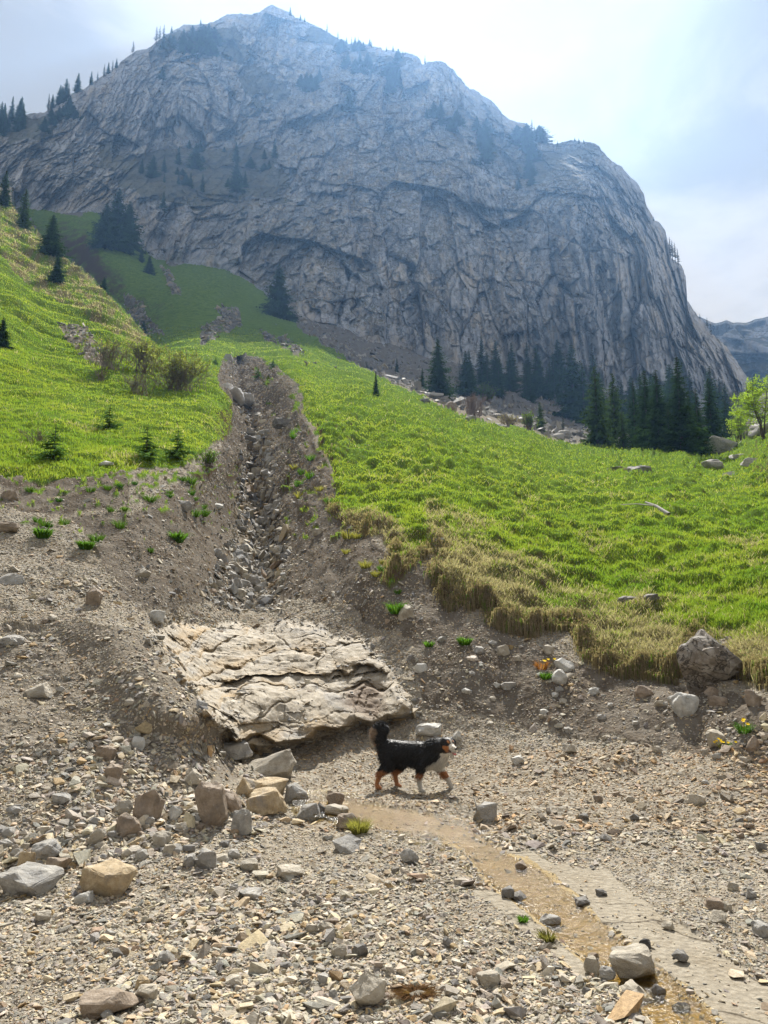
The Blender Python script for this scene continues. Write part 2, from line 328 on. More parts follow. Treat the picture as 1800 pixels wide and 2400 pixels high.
def G(px, py, full=False):
    """world position of the ground seen at photograph pixel (px,py)"""
    px = np.asarray(px, float); py = np.asarray(py, float); shp = px.shape; px = px.ravel(); py = py.ravel()
    D = gdist(px, py)
    ext = np.clip(py - 2650, 0, None); D = D / (1 + ext * 0.0008)
    P = unproj(px, py, D)
    g, br, w, pv, st = masks(px, py)
    # relief
    rough = 1 - 0.9 * np.maximum(w, pv)
    sc = np.clip(D / 10, 0.35, 6)
    q = P / sc[:, None] * 0 + P
    n_big = fbm(P * 0.9, 3); n_med = fbm(P * 2.6 + 5, 3); n_fine = fbm(P * 9 + 9, 2)
    far = np.clip(D / 25, 0, 1)
    flat = ss(1880, 1960, py)
    z = rough * (1 - .6 * g) * ((1 - flat * 0.75) * 0.10 * n_big + 0.05 * n_med * (1 - .5 * flat) + 0.018 * n_fine)
    # gullied dirt: rills running down the banks
    rill = fbm(P * np.array([1.6, 0.5, 0.5]), 4)
    z = z + br * (1 - g) * ss(18, 35, D) * 0.55 * fbm(P * np.array([.55, .25, .3]) + 7, 4)
    z = z + br * (1 - g) * 0.16 * rill * np.clip(D / 12, 0.5, 2.5)
    # grass: tussocks and terracettes
    tus = 1 - np.abs(fbm(P * np.array([2.0, 3.2, 3.2]) + 3, 3)) * 2
    z = z + g * (0.02 * tus * np.clip(1.2 - far * 0.4, .3, 1) + 0.5 * far * fbm(P * 0.16 + 2, 4) * np.clip(D / 60, 0.3, 3))
    z = z + g * np.clip(st, 0, 1) * (0.07 * fbm(P * 1.7 + 20, 2) + 0.035 * ridge(P * 2.6 + 8, 2)) * (D < 40)
    hl = inpoly(px, py, GL) * ss(25, 50, D)
    z = z + hl * (0.8 * fbm(P * np.array([.12, .3, .3]), 4) + .12 * ridge(P * np.array([.15, .15, .9]), 3))
    tal = (1 - g) * ss(80, 120, D)
    fv, fc = facets(P * 0.35)
    z = z + tal * fv * 0.6
    # a turf sod stands proud of the soil
    rx, ry = ragged(px, py)
    sod = np.zeros(len(px)); 
    for pl, am in ((GR[1:45], 1.0), (GL[15:], 0.6)):
        i_ = inpoly(rx, ry, GR if am == 1 else GL)
        sod = np.maximum(sod, am * i_ * ss(0, 13, segdist(rx, ry, pl)))
    z = z + sod * np.clip(0.08 + 0.004 * D, 0, .3) * ss(800, 1000, py) * np.clip(.85 + 2.2 * fbm(P * 1.5 + 33, 3), 0, 2)
    z = z - 0.035 * w * ss(0, 26, segdist(px, py, STREAM + [STREAM[0]])) * ss(1930, 2000, py)
    P[:, 2] += z
    if full: return P.reshape(*shp, 3), (g.reshape(shp), br.reshape(shp), w.reshape(shp), pv.reshape(shp), st.reshape(shp), D.reshape(shp))
    return P.reshape(*shp, 3)
def GN(px, py, e=4.0):
    a = G(px, py); b = G(px + e, py); c = G(px, py + e); n = np.cross(b - a, c - a); n /= np.linalg.norm(n, axis=-1, keepdims=True) + 1e-9
    n[n[..., 2] < 0] *= -1
    return a, n
pxs = np.concatenate([np.arange(-700, -420, 22), np.arange(-420, -60, 6), np.arange(-60, 1862, 2.6), np.arange(1862, 2220, 6), np.arange(2220, 2500, 22)])
tt = np.linspace(0, 1, 820)
PX, TT = np.meshgrid(pxs, tt)
TOP = basey(PX) - 45
PYr = TOP + (2520 - TOP) * TT
ext = np.array([2600, 2750, 3000, 3500, 4500, 7000.])
PX = np.vstack([PX, np.tile(pxs, (len(ext), 1))]); PYr = np.vstack([PYr, np.tile(ext[:, None], (1, len(pxs)))])
GP, (g_, br_, w_, pv_, st_, D_) = G(PX, PYr, True)
bare_ = np.zeros_like(g_)
m, t, b = newmat('ground soil, gravel and turf'); nb = NB(t)
pos = nb.pos(); A = nb.attr('mask'); sep = nb.n('SeparateColor'); nb.l(A.outputs['Color'], sep.inputs[0]); B2 = nb.attr('mask2'); sep2 = nb.n('SeparateColor'); nb.l(B2.outputs['Color'], sep2.inputs[0])
nf = nb.noise(pos, 30, 8, 0.7); nm = nb.noise(pos, 2.2, 8, 0.65)
vc = nb.voro(pos, 26, 'F1', 'Color'); hs = nb.n('SeparateColor'); nb.l(vc, hs.inputs[0])
grav = nb.ramp(hs.outputs[0], [(0.0, (0.15, 0.13, 0.10)), (0.4, (0.28, 0.25, 0.20)), (0.7, (0.39, 0.355, 0.29)), (1.0, (0.24, 0.23, 0.21))])
grav = nb.mix(nb.ramp(nm, [(0.35, 0.0), (0.7, 0.7)]), grav, (0.20, 0.165, 0.12))
soil = nb.ramp(nf, [(0.3, (0.065, 0.052, 0.04)), (0.6, (0.15, 0.125, 0.098)), (0.8, (0.25, 0.215, 0.175))])
soil = nb.mix(nb.ramp(nm, [(0.4, 0.0), (0.62, 0.85)]), soil, (0.19, 0.17, 0.142))
c1 = nb.mix(sep.outputs[1], grav, soil)
gn = nb.noise(pos, 0.8, 9, 0.7)
grass = nb.ramp(gn, [(0.3, (0.07, 0.125, 0.022)), (0.5, (0.13, 0.215, 0.035)), (0.7, (0.20, 0.28, 0.055))])
gfine = nb.noise(nb.pos((3, 3, 3)), 3.5, 5, 0.8)
grass = nb.mix(nb.ramp(gfine, [(0.35, 0.7), (0.6, 0.0)]), grass, (0.05, 0.065, 0.015))
straw = nb.ramp(nf, [(0.3, (0.10, 0.08, 0.045)), (0.7, (0.26, 0.21, 0.12))])
grass = nb.mix(nb.ramp(sep2.outputs[0], [(0.35, 0.0), (0.85, 0.85)]), grass, straw)
gN = nb.n('NewGeometry'); gS = nb.n('SeparateXYZ'); nb.l(gN.outputs['Normal'], gS.inputs[0])
grass = nb.mix(nb.ramp(gS.outputs[2], [(0.45, 1.0), (0.72, 0.0)]), grass, (0.10, 0.075, 0.05))
c2 = nb.mix(sep.outputs[0], c1, grass)
c3 = nb.mix(sep.outputs[2], c2, nb.ramp(nb.noise(pos, 7, 8, .7), [(0.3, (0.25, 0.19, 0.10)), (0.7, (0.41, 0.33, 0.20))]))
wq_ = nb.n('TexNoise'); nb.l(pos, wq_.inputs['Vector']); wq_.inputs['Scale'].default_value = 2.5; wq_.inputs['Detail'].default_value = 6; aq_ = nb.n('VectorMath'); aq_.operation = 'MULTIPLY_ADD'; nb.l(wq_.outputs['Color'], aq_.inputs[0]); aq_.inputs[1].default_value = (.55, .55, .2); nb.l(pos, aq_.inputs[2])
crk = nb.voro(aq_.outputs[0], 1.0, 'DISTANCE_TO_EDGE')
pv = nb.ramp(nb.noise(pos, 24, 9, .75), [(0.3, (0.20, 0.175, 0.135)), (0.6, (0.33, 0.295, 0.235)), (0.8, (0.40, 0.36, 0.30))])
pv = nb.mix(nb.ramp(nb.noise(pos, 1.6, 5, .6), [(0.5, 0.0), (0.75, 0.6)]), pv, (0.21, 0.17, 0.115))
pv = nb.mix(nb.ramp(crk, [(0.0, 0.9), (0.012, 0.0)]), pv, (0.05, 0.04, 0.03))
c4 = nb.mix(sep2.outputs[1], c3, pv)
tl = nb.ramp(nb.noise(pos, 0.9, 9, .8), [(0.3, (0.09, 0.085, 0.075)), (0.6, (0.19, 0.18, 0.165)), (0.8, (0.30, 0.29, 0.27))])
c5 = nb.mix(sep2.outputs[2], c4, tl)
nb.l(c5, b.inputs['Base Color'])
rg = nb.mix(sep.outputs[2], (0.92, 0.92, 0.92), (0.35, 0.35, 0.35)); nb.l(rg, b.inputs['Roughness'])
hh = nb.math('ADD', nb.voro(pos, 26, 'F1'), nb.math('MULTIPLY', nf, 1.2))
nb.l(nb.bump(hh, 0.02, 0.6), b.inputs['Normal'])
M_ground = m; b.inputs['Specular IOR Level'].default_value = 0.0
far_ = (1 - g_) * ss(70, 100, D_)
nrw, ncl = PX.shape
me = mesh('ground', GP.reshape(-1, 3), grid_faces(nrw, ncl), M_ground, True,
          {'mask': np.stack([g_, br_, w_], -1).reshape(-1, 3), 'mask2': np.stack([st_, pv_, far_], -1).reshape(-1, 3)})
tag(link('ground', me), kind='structure')
# valley floor behind the photographer
vm = mesh('valley_ground', [(-400, 0.9, -0.6), (400, 0.9, -0.6), (400, -500, -60), (-400, -500, -60)], [(0, 1, 2, 3)], None)
m, t, b = newmat('valley grass'); nb = NB(t); nb.l(nb.ramp(nb.noise(nb.pos(), .2, 8, .7), [(0.3, (0.06, 0.10, 0.02)), (0.7, (0.20, 0.19, 0.12))]), b.inputs['Base Color']); vm.materials.append(m)
tag(link('valley_ground', vm), kind='structure')
# ================================================================ MOUNTAIN
SKY = [(-700,340),(-200,300),(0,285),(65,268),(103,263),(141,239),(184,214),(212,198),(244,176),(277,155),(293,136),(325,119),(355,108),(380,90),(401,76),(429,61),(477,58),(488,54),(521,41),(548,31),(575,34),(591,35),(613,26),(628,17),(640,13),(656,19),(678,33),(705,46),(743,62),(765,73),(787,90),(814,99),(846,103),(890,110),(900,118),(940,122),(970,127),(984,136),(988,150),(1000,149),(1025,144),(1044,148),(1060,162),(1079,187),(1101,209),(1133,222),(1152,236),(1166,252),(1177,268),(1206,286),(1231,290),(1250,312),(1266,317),(1282,334),(1301,339),(1334,330),(1361,335),(1391,335),(1405,342),(1409,353),(1434,377),(1459,393),(1475,418),(1491,426),(1508,456),(1518,488),(1532,513),(1559,543),(1565,570),(1575,606),(1597,622),(1607,650),(1609,671),(1606,696),(1613,709),(1630,734),(1649,755),(1670,785),(1700,810),(1725,845),(1760,900),(1800,950),(2100,990)]
SX = np.array([a for a, b in SKY], float); SY = np.array([b for a, b in SKY], float)
def skyy(px):
    px = np.asarray(px, float); q = np.stack([px.ravel() / 26, 0 * px.ravel() + 3.3, 0 * px.ravel()], -1)
    return np.interp(px, SX, SY) - (np.clip(5.5 * fbm(q, 5, gain=.62), -4, 6)).reshape(px.shape)
TD = [(-700,360),(0,365),(180,372),(350,395),(490,420),(640,450),(790,445),(900,425),(985,410),(1100,400),(1230,390),(1400,370),(1500,350),(1600,330),(1700,325),(1800,320),(2100,350)]
PM = [(x, float(np.interp(x, SX, SY)), np.interp(x, [a[0] for a in TD], [a[1] for a in TD])) for x in (-250,0,100,180,260,350,430,490,560,640,720,790,900,985,1050,1100,1230,1300,1400,1500,1570,1610,1650,1700,1800,2100)]
PM += [(x, basey(x), based(x)) for x in (-250,-100,60,228,369,456,564,684,760,868,998,1100,1300,1500,1700,2100)]
PM += [(60,400,325),(180,330,352),(250,420,322),(420,250,355),(520,180,390),(560,290,378),(640,250,385),(450,340,358),(400,420,312),(560,400,335),(640,430,322),(330,350,345),(300,450,303),
 (700,350,345),(800,300,358),(760,450,310),(700,600,258),(850,500,290),(900,300,365),(1000,350,345),(900,650,262),(1040,600,272),(1100,420,320),(1180,330,372),(1180,480,318),(1300,400,335),(1280,500,296),(1400,450,308),(1260,650,278),(1400,650,276),(1500,600,290),(1180,620,284),(1330,740,272),(1550,750,290),(1450,800,278),(1640,850,297)]
FM = Field(PM, 40)
LEDGE = [(250,345),(350,350),(450,335),(560,330),(640,350),(660,420),(700,440),(640,455),(560,460),(470,465),(400,470),(330,440),(250,410)]
VEG = [LEDGE, [(0,290),(60,270),(150,235),(190,260),(150,300),(80,330),(0,345)], [(1210,340),(1290,345),(1390,340),(1380,385),(1300,385),(1250,420),(1200,400)],
 [(380,90),(560,60),(570,130),(540,160),(470,125),(370,115)], [(700,60),(880,115),(960,150),(900,160),(820,130),(720,100)], [(570,130),(700,240),(640,260),(560,210)], [(0,440),(40,450),(60,520),(0,520)]]
def MPOS(px, py, full=False):
    px = np.asarray(px, float); py = np.asarray(py, float); shp = px.shape; px = px.ravel(); py = py.ravel()
    cx = np.clip(px, -250, 2100); sy = skyy(cx)
    D = np.exp(FM(cx, np.clip(py, sy, basey(cx))))
    P = unproj(px, py, D)
    Q = P * np.array([1, 0.6, 0.8])
    wq = Q + 3.5 * np.stack([fbm(Q * 0.03, 3), fbm(Q * 0.03 + 40, 3), fbm(Q * 0.03 + 80, 3)], -1)
    f1, c1 = facets(wq * np.array([1, 1, .40]) / 46, 1.2, .45)
    f2, c2 = facets(wq * np.array([1.3, .8, .34]) / 18, 0.9, 1.0)
    f3, c3 = facets((wq + 4 * pn(Q * .2)[:, None]) * np.array([1.4, .7, .42]) / 6.5, 0.8, 1.1)
    rd = ridge(wq * np.array([1.3, 1.0, 0.35]) / 30, 5, 0.55)
    # tilted strata on the centre, dipping folds
    s = P[:, 2] * 0.92 + P[:, 0] * 0.22 + 10 * fbm(Q * 0.018 + 7, 3)
    st = np.abs(((s / 7.5) % 1.0) - 0.5) * 2
    f4, c4 = facets((wq + 3 * pn(Q * .4)[:, None]) * np.array([1.3, .8, .6]) / 2.9, 0.8, 1.1)
    d = 11 * f1 + 6.5 * f2 + 2.3 * f3 + 0.8 * f4 - 4.0 * rd + 0.9 * st * (0.5 + fbm(Q * .03 + 3, 2)) + 0.6 * fbm(Q * 0.55, 4) + 4.2 * ridge(Q * np.array([.10, .06, .010]) + 3, 3, .6) + 1.6 * ridge(Q * np.array([.33, .2, .045]) + 3, 2)
    d -= 0  
    crack = 0.8 * np.exp(-(c3 / 0.05) ** 2) + 1.5 * np.exp(-(c2 / 0.03) ** 2)
    d += crack
    veg = np.zeros(len(px), np.float32)
    rx = px + 60 * fbm(Q * .035, 5, gain=.6); ry = py + 50 * fbm(Q * .035 + 50, 5, gain=.6)
    for v in VEG: veg = np.where(inpoly(rx, ry, v), 1.0, veg)
    fadeS = 0.18 + 0.82 * ss(0, 60, py - sy); fadeB = 0.25 + 0.75 * ss(0, 50, basey(cx) - py)
    D2 = D + d * fadeS * fadeB * (1 - 0.45 * veg)
    P = unproj(px, py, D2)
    P += ((ridge(Q * 0.35, 2)[:, None] * 0.25 + f4[:, None] * .35) * np.array([0.3, 0, 1.0])) * (1 - ss(0, 14, py - sy))[:, None]
    if full:
        return P.reshape(*shp, 3), veg.reshape(shp), (np.exp(-(c2 / .05) ** 2) * .8 + np.exp(-(c3 / .08) ** 2) * .6).reshape(shp)
    return P.reshape(*shp, 3)
mpx = np.concatenate([np.arange(-600, -50, 18), np.arange(-50, 1860, 2.3), np.arange(1860, 2101, 18)])
mt = np.linspace(0, 1, 620) ** 0.93
MX, MT = np.meshgrid(mpx, mt)
lo = basey(MX) + 40; hi = skyy(MX)
MYy = lo + (hi - lo) * MT
MP, veg_, crk_ = MPOS(MX, MYy, True)
# below the foot the rock goes straight down into the ground
# far side of the mountain
top = MP[-1].copy(); back = []
for dy, dz in ((6, -2), (25, -16), (80, -80), (190, -330)):
    q = top.copy(); q[:, 1] += dy; q[:, 2] = np.maximum(q[:, 2] + dz, -5); back.append(q)
MPall = np.concatenate([MP, np.array(back)]); vg = np.concatenate([veg_, np.tile(veg_[-1], (4, 1))]); ck = np.concatenate([crk_, np.tile(crk_[-1], (4, 1))])
m, t, b = newmat('limestone cliff'); nb = NB(t)
ps = nb.pos(); pv_s = nb.pos((1, 1, 0.12)); A = nb.attr('veg'); K = nb.attr('crack')
n1 = nb.noise(ps, 0.016, 10, 0.68, 0.4); n2 = nb.noise(pv_s, 0.10, 8, 0.7, 0.8); n3 = nb.noise(ps, 0.45, 10, 0.78)
rock = nb.ramp(n3, [(0.30, (0.27, 0.29, 0.33)), (0.5, (0.43, 0.45, 0.50)), (0.70, (0.60, 0.61, 0.64))])
rock = nb.mix(nb.ramp(n2, [(0.48, 0.0), (0.64, 0.7)]), rock, (0.60, 0.51, 0.39))
rock = nb.mix(nb.ramp(nb.noise(pv_s, 0.22, 8, 0.7, 1.0), [(0.54, 0.0), (0.72, 0.75)]), rock, (0.15, 0.155, 0.17))
rock = nb.mix(nb.ramp(nb.noise(ps, 0.05, 6, .7), [(0.55, 0.0), (0.7, 0.5)]), rock, (0.62, 0.62, 0.61))
geo = nb.n('NewGeometry'); sx = nb.n('SeparateXYZ'); nb.l(geo.outputs['Normal'], sx.inputs[0])
up = nb.ramp(nb.math('ADD', sx.outputs[2], nb.math('MULTIPLY', nb.math('SUBTRACT', n3, 0.5), 0.7)), [(0.50, 0.0), (0.68, 1.0)])
gr = nb.ramp(n3, [(0.35, (0.045, 0.05, 0.022)), (0.6, (0.10, 0.10, 0.045)), (.75, (0.17, 0.16, 0.09))])
vgm = nb.math('MULTIPLY', nb.ramp(nb.math('ADD', A.outputs['Fac'], nb.math('SUBTRACT', nb.noise(ps, .12, 8, .7), 0.5)), [(0.45, 0.0), (0.75, 1.0)]), 0.8)
fac = nb.math('MAXIMUM', nb.math('MULTIPLY', up, 0.75), vgm)
rock = nb.mix(fac, rock, gr)
wv_ = nb.n('TexNoise'); nb.l(nb.pos(), wv_.inputs['Vector']); wv_.inputs['Scale'].default_value = .12; wv_.inputs['Detail'].default_value = 6
ad_ = nb.n('VectorMath'); ad_.operation = 'MULTIPLY_ADD'; nb.l(wv_.outputs['Color'], ad_.inputs[0]); ad_.inputs[1].default_value = (9, 9, 9); nb.l(nb.pos((1, 1, .38)), ad_.inputs[2])
for sc_, th_, am_ in ((.06, .022, .8), (.2, .03, .5)):
    e_ = nb.voro(ad_.outputs[0], sc_, 'DISTANCE_TO_EDGE'); rock = nb.mix(nb.math('MULTIPLY', nb.ramp(e_, [(0.0, 1.0), (th_, 0.0)]), nb.math('MULTIPLY', nb.ramp(nb.noise(ps, .07, 4, .6), [(.42, 0.0), (.58, 1.0)]), am_)), rock, (0.09, 0.09, 0.10))
fc_ = nb.n('SeparateColor'); nb.l(nb.voro(ad_.outputs[0], .085, 'F1', 'Color'), fc_.inputs[0]); rock = nb.mix(1.0, rock, nb.ramp(fc_.outputs[0], [(0.0, .80), (1.0, 1.15)]), 'MULTIPLY')
rock = nb.mix(nb.math('MULTIPLY', K.outputs['Fac'], 0.22), rock, (0.06, 0.06, 0.06))
nb.l(rock, b.inputs['Base Color'])
h = nb.math('ADD', nb.math('MULTIPLY', n3, 1.0), nb.math('MULTIPLY', nb.voro(nb.pos((1, 1, .6)), 0.5, 'DISTANCE_TO_EDGE'), 0.7))
nb.l(nb.bump(h, 1.0, 1.0), b.inputs['Normal'])
M_cliff = m
me = mesh('mountain', MPall.reshape(-1, 3), grid_faces(*MPall.shape[:2])[:, ::-1], M_cliff, False, {'veg': vg.ravel(), 'crack': ck.ravel()})
tag(link('mountain', me), kind='structure')
# second ridge to the right, farther off
R2 = [(1560,760),(1600,740),(1640,742),(1660,752),(1676,758),(1690,755),(1703,750),(1718,757),(1730,755),(1745,757),(1757,754),(1770,748),(1779,747),(1800,742),(1850,735),(1950,720),(2200,700)]
rx_ = np.arange(1560, 2200, 3.0); rt = np.linspace(0, 1, 120); RX, RT = np.meshgrid(rx_, rt)
ty = np.interp(RX, [a for a, b in R2], [b for a, b in R2]); RY = 1010 + (ty - 1010) * RT
RD = 430 + 60 * RT
RP = unproj(RX, RY, RD); q = RP.reshape(-1, 3)
dd = 26 * facets(q / 60, 1.2)[0] + 10 * facets(q / 22, 1.2)[0] + 8 * fbm(q * 0.05, 4)
RP = unproj(RX, RY, RD + dd.reshape(RX.shape) * (1 - .8 * (RT > .97)))
bk = RP[-1].copy(); bk[:, 1] += 60; bk[:, 2] -= 200; RP = np.concatenate([RP, bk[None]])
rv = np.zeros(RP.shape[:2]); rv[:75] = 0.8
me = mesh('far_ridge', RP.reshape(-1, 3), grid_faces(*RP.shape[:2])[:, ::-1], M_cliff, True, {'veg': rv.ravel(), 'crack': rv.ravel() * 0})
tag(link('far_ridge', me), kind='structure')
def at_m(px, py): return MPOS(np.array([px], float), np.array([py], float))[0]
def at_g(px, py): return G(np.array([px], float), np.array([py], float))[0]
# ================================================================ ROCK SLAB in the stream bed
def stone_mat(name, cols, sc=9.0, scol=None):
    m, t, b = newmat(name); nb = NB(t); ps = nb.pos(obj=True); pw = nb.pos()
    n = nb.noise(pw, sc, 9, 0.72); n2 = nb.noise(pw, sc * 0.35, 6, 0.6, 0.6)
    c = nb.ramp(n, [(0.30, tuple(x * 0.55 for x in cols[0])), (0.5, cols[0]), (0.68, cols[1])])
    c = nb.mix(nb.ramp(n2, [(0.5, 0.0), (0.66, 0.8)]), c, cols[2])
    nb.l(c, b.inputs['Base Color'])
    h = nb.math('ADD', n, nb.math('MULTIPLY', nb.voro(pw, sc * 0.9, 'DISTANCE_TO_EDGE'), 0.35))
    nb.l(nb.bump(h, 0.25 / sc, 0.9), b.inputs['Normal']); b.inputs['Roughness'].default_value = 0.8
    return m
M_slab = stone_mat('banded limestone slab', [(0.33, 0.285, 0.215), (0.48, 0.435, 0.36), (0.27, 0.255, 0.23)], 6.0)
# ochre stain along the seams
SLAB = [(338,1495),(375,1465),(430,1450),(500,1462),(560,1452),(600,1478),(650,1470),(700,1450),(770,1462),(800,1490),(850,1485),(880,1530),(905,1545),(925,1590),(975,1640),(985,1675),(930,1695),(870,1700),(800,1712),(740,1740),(690,1756),(640,1768),(590,1772),(545,1760),(515,1720),(465,1650),(415,1585),(360,1510)]
sxs = np.arange(318, 1010, 1.8); sys_ = np.arange(1430, 1800, 1.8); AX, AY = np.meshgrid(sxs, sys_)
def SLABP(px, py):
    shp = px.shape; px = px.ravel(); py = py.ravel()
    g0 = G(px, py); q = np.stack([px / 90, py / 60, 0 * px + 3], -1)
    wx = px + 30 * fbm(q, 4); wy = py + 20 * fbm(q + 50, 4)
    d = segdist(wx, wy, SLAB + [SLAB[0]]); ins = inpoly(wx, wy, SLAB)
    sd = np.where(ins, d, -d)
    t = wy + 0.34 * (wx - 600) * (1 + .5 * (wx < 600)) + 38 * np.sin((wx - 330) / 130.) + 60 * fbm(q * np.array([.5, .5, 1]) + 9, 3)
    edges = np.array([1300, 1440, 1500, 1575, 1625, 1660, 1760, 1800, 1990.])
    k = np.clip(np.searchsorted(edges, t) - 1, 0, len(edges) - 2)
    u = (t - edges[k]) / (edges[k + 1] - edges[k])
    saw = ss(0.0, 0.08, u) * (0.35 + 0.65 * np.sqrt(np.clip(u, 0, 1))) - ss(0.90, 1.0, u)
    amp = np.array([0.06, 0.08, 0.16, 0.26, 0.06, 0.50, 0.10, 0.2])[k] * np.clip(1 + 1.6 * fbm(q * np.array([.9, .5, 1]) + 70, 2), .15, 1.6)
    f1, c1 = facets(g0 * np.array([1.1, 1.1, 2.2]) + 3 * 0, 1.2); f2, c2 = facets(g0 * 3.7 + 11, 1.1)
    st2 = fbm(np.stack([t / 9, wx / 120, 0 * t], -1), 3)
    f1, c1 = facets(g0 * np.array([1.0, 1.0, 2.4]), .8, .9); B = 0.18 + .75 * amp * saw + 0.10 * f1 + 0.03 * f2 + 0.02 * st2 + 0.035 * fbm(g0 * 5, 3)
    B -= 0.015 * np.exp(-(c1 / .03) ** 2)
    # diagonal joints
    for a, b_ in (((520,1700),(600,1640)), ((600,1690),(690,1640)), ((560,1745),(650,1690)), ((640,1470),(690,1530)), ((560,1560),(585,1600)), ((760,1500),(745,1560)), ((860,1600),(830,1690))):
        B -= 0.06 * np.exp(-(segdist(wx, wy, [a, b_]) / 2.2) ** 2)
    # a round hollow full of brown earth on the right
    hol = np.exp(-(((wx - 855) / 45) ** 2 + ((wy - 1640) / 38) ** 2) ** 2)
    B -= 0.16 * hol
    under = ss(1690, 1750, wy)
    B = B + 0.45 * np.exp(-(((wx - 640) / 170) ** 2 + ((wy - 1670) / 75) ** 2)) + 0.25 * np.exp(-(((wx - 470) / 110) ** 2 + ((wy - 1520) / 60) ** 2))
    B = B + 0.12 * under
    B = np.where(sd > 0, B * ss(0, 26, sd) + 0.02, -0.35 * ss(0, 16, -sd) + 0.02 * 0)
    D = g0[:, 1] - B
    r = (g0 - np.array([0, 0, EYE])) * (D / g0[:, 1])[:, None] + np.array([0, 0, EYE])
    return r.reshape(*shp, 3), sd.reshape(shp), u.reshape(shp), hol.reshape(shp)
SP, sd_, u_, hol_ = SLABP(AX, AY)
fc = grid_faces(*AX.shape); keep = (sd_.ravel()[fc] > -14).any(1); fc = fc[keep]
used = np.unique(fc); rm = np.full(AX.size, -1); rm[used] = np.arange(len(used))
t = M_slab.node_tree; nb = NB(t); b = [n for n in t.nodes if n.type == 'BSDF_PRINCIPLED'][0]; src = b.inputs['Base Color'].links[0].from_socket
och = nb.attr('ochre'); sp_ = nb.n('SeparateColor'); nb.l(och.outputs['Color'], sp_.inputs[0])
c = nb.mix(nb.math('MULTIPLY', sp_.outputs[0], 0.75), src, (0.36, 0.235, 0.09)); c = nb.mix(nb.math('MULTIPLY', sp_.outputs[1], 0.9), c, (0.17, 0.12, 0.08)); nb.l(c, b.inputs['Base Color'])
q = np.stack([AX.ravel() / 70, AY.ravel() / 30, 0 * AX.ravel()], -1); on = fbm(q + 20, 4)
oc = np.clip((u_.ravel() - 0.55) * 1.5 + on * 1.2, 0, 1) * np.clip(1.3 - np.abs(AX.ravel() - 500) / 330, 0.15, 1)
me = mesh('rock_slab', SP.reshape(-1, 3)[used], rm[fc], M_slab, False, {'ochre': np.stack([oc, hol_.ravel(), 0 * oc], -1)[used]})
tag(link('rock_slab', me), 'huge layered tan bedrock slab sloping down behind the dog at the gully mouth', 'rock slab')
# ---------------------------------------------------------------- stones
def hull(seed, n=10, flat=0.6):
    r = random.Random(seed); bm = bmesh.new(); ex_ = .42 if n < 9 + 3 * (seed > 10000) or n == 13 else r.choice((.7, .85, 1.0)) if n < 24 else 1.0
    for k in range(n):
        v = Vector((r.gauss(0, 1), r.gauss(0, 1), r.gauss(0, 1))).normalized()
        v = Vector(tuple(math.copysign(abs(c) ** ex_, c) for c in v)) * r.uniform(0.8, 1.05)
        bm.verts.new((v.x * 0.55, v.y * 0.5, v.z * 0.5 * flat))
    res = bmesh.ops.convex_hull(bm, input=bm.verts); bmesh.ops.delete(bm, geom=[e for e in res['geom_interior'] if isinstance(e, bmesh.types.BMVert)], context='VERTS')
    return bm
def arr(bm):
    bmesh.ops.triangulate(bm, faces=bm.faces); bm.verts.index_update()
    V = np.array([v.co[:] for v in bm.verts], np.float32); F = np.array([[v.index for v in f.verts] for f in bm.faces], np.int32); bm.free(); return V, F
SPRO = [arr(hull(100 + k, 9 + k % 4, [0.35, 0.5, 0.7, 0.45][k % 4])) for k in range(14)]
PAL = np.array([(.33,.315,.28),(.27,.265,.25),(.40,.37,.31),(.46,.41,.31),(.41,.34,.235),(.38,.28,.16),(.17,.168,.165),(.22,.205,.185),(.50,.47,.41),(.30,.23,.165)], np.float32)
PW = np.array([.18,.14,.16,.14,.10,.04,.06,.07,.06,.05])
def rotm(n, rg, tilt):
    a = rg.uniform(0, 2 * np.pi, n); ax = rg.normal(0, tilt, n); ay = rg.normal(0, tilt, n)
    ca, sa = np.cos(a), np.sin(a); cx, sx = np.cos(ax), np.sin(ax); cy, sy = np.cos(ay), np.sin(ay); z = np.zeros(n); o = np.ones(n)
    Rz = np.stack([ca, -sa, z, sa, ca, z, z, z, o], -1).reshape(-1, 3, 3); Rx = np.stack([o, z, z, z, cx, -sx, z, sx, cx], -1).reshape(-1, 3, 3); Ry = np.stack([cy, z, sy, z, o, z, -sy, z, cy], -1).reshape(-1, 3, 3)
    return Rx @ Ry @ Rz
def basis(nrm):                              # rotation taking +z to nrm
    z = np.array([0, 0, 1.0]); v = np.cross(np.tile(z, (len(nrm), 1)), nrm); c = nrm[:, 2]
    K = np.zeros((len(nrm), 3, 3)); K[:, 0, 1] = -v[:, 2]; K[:, 0, 2] = v[:, 1]; K[:, 1, 0] = v[:, 2]; K[:, 1, 2] = -v[:, 0]; K[:, 2, 0] = -v[:, 1]; K[:, 2, 1] = v[:, 0]
    return np.eye(3) + K + (K @ K) / (1 + c)[:, None, None]
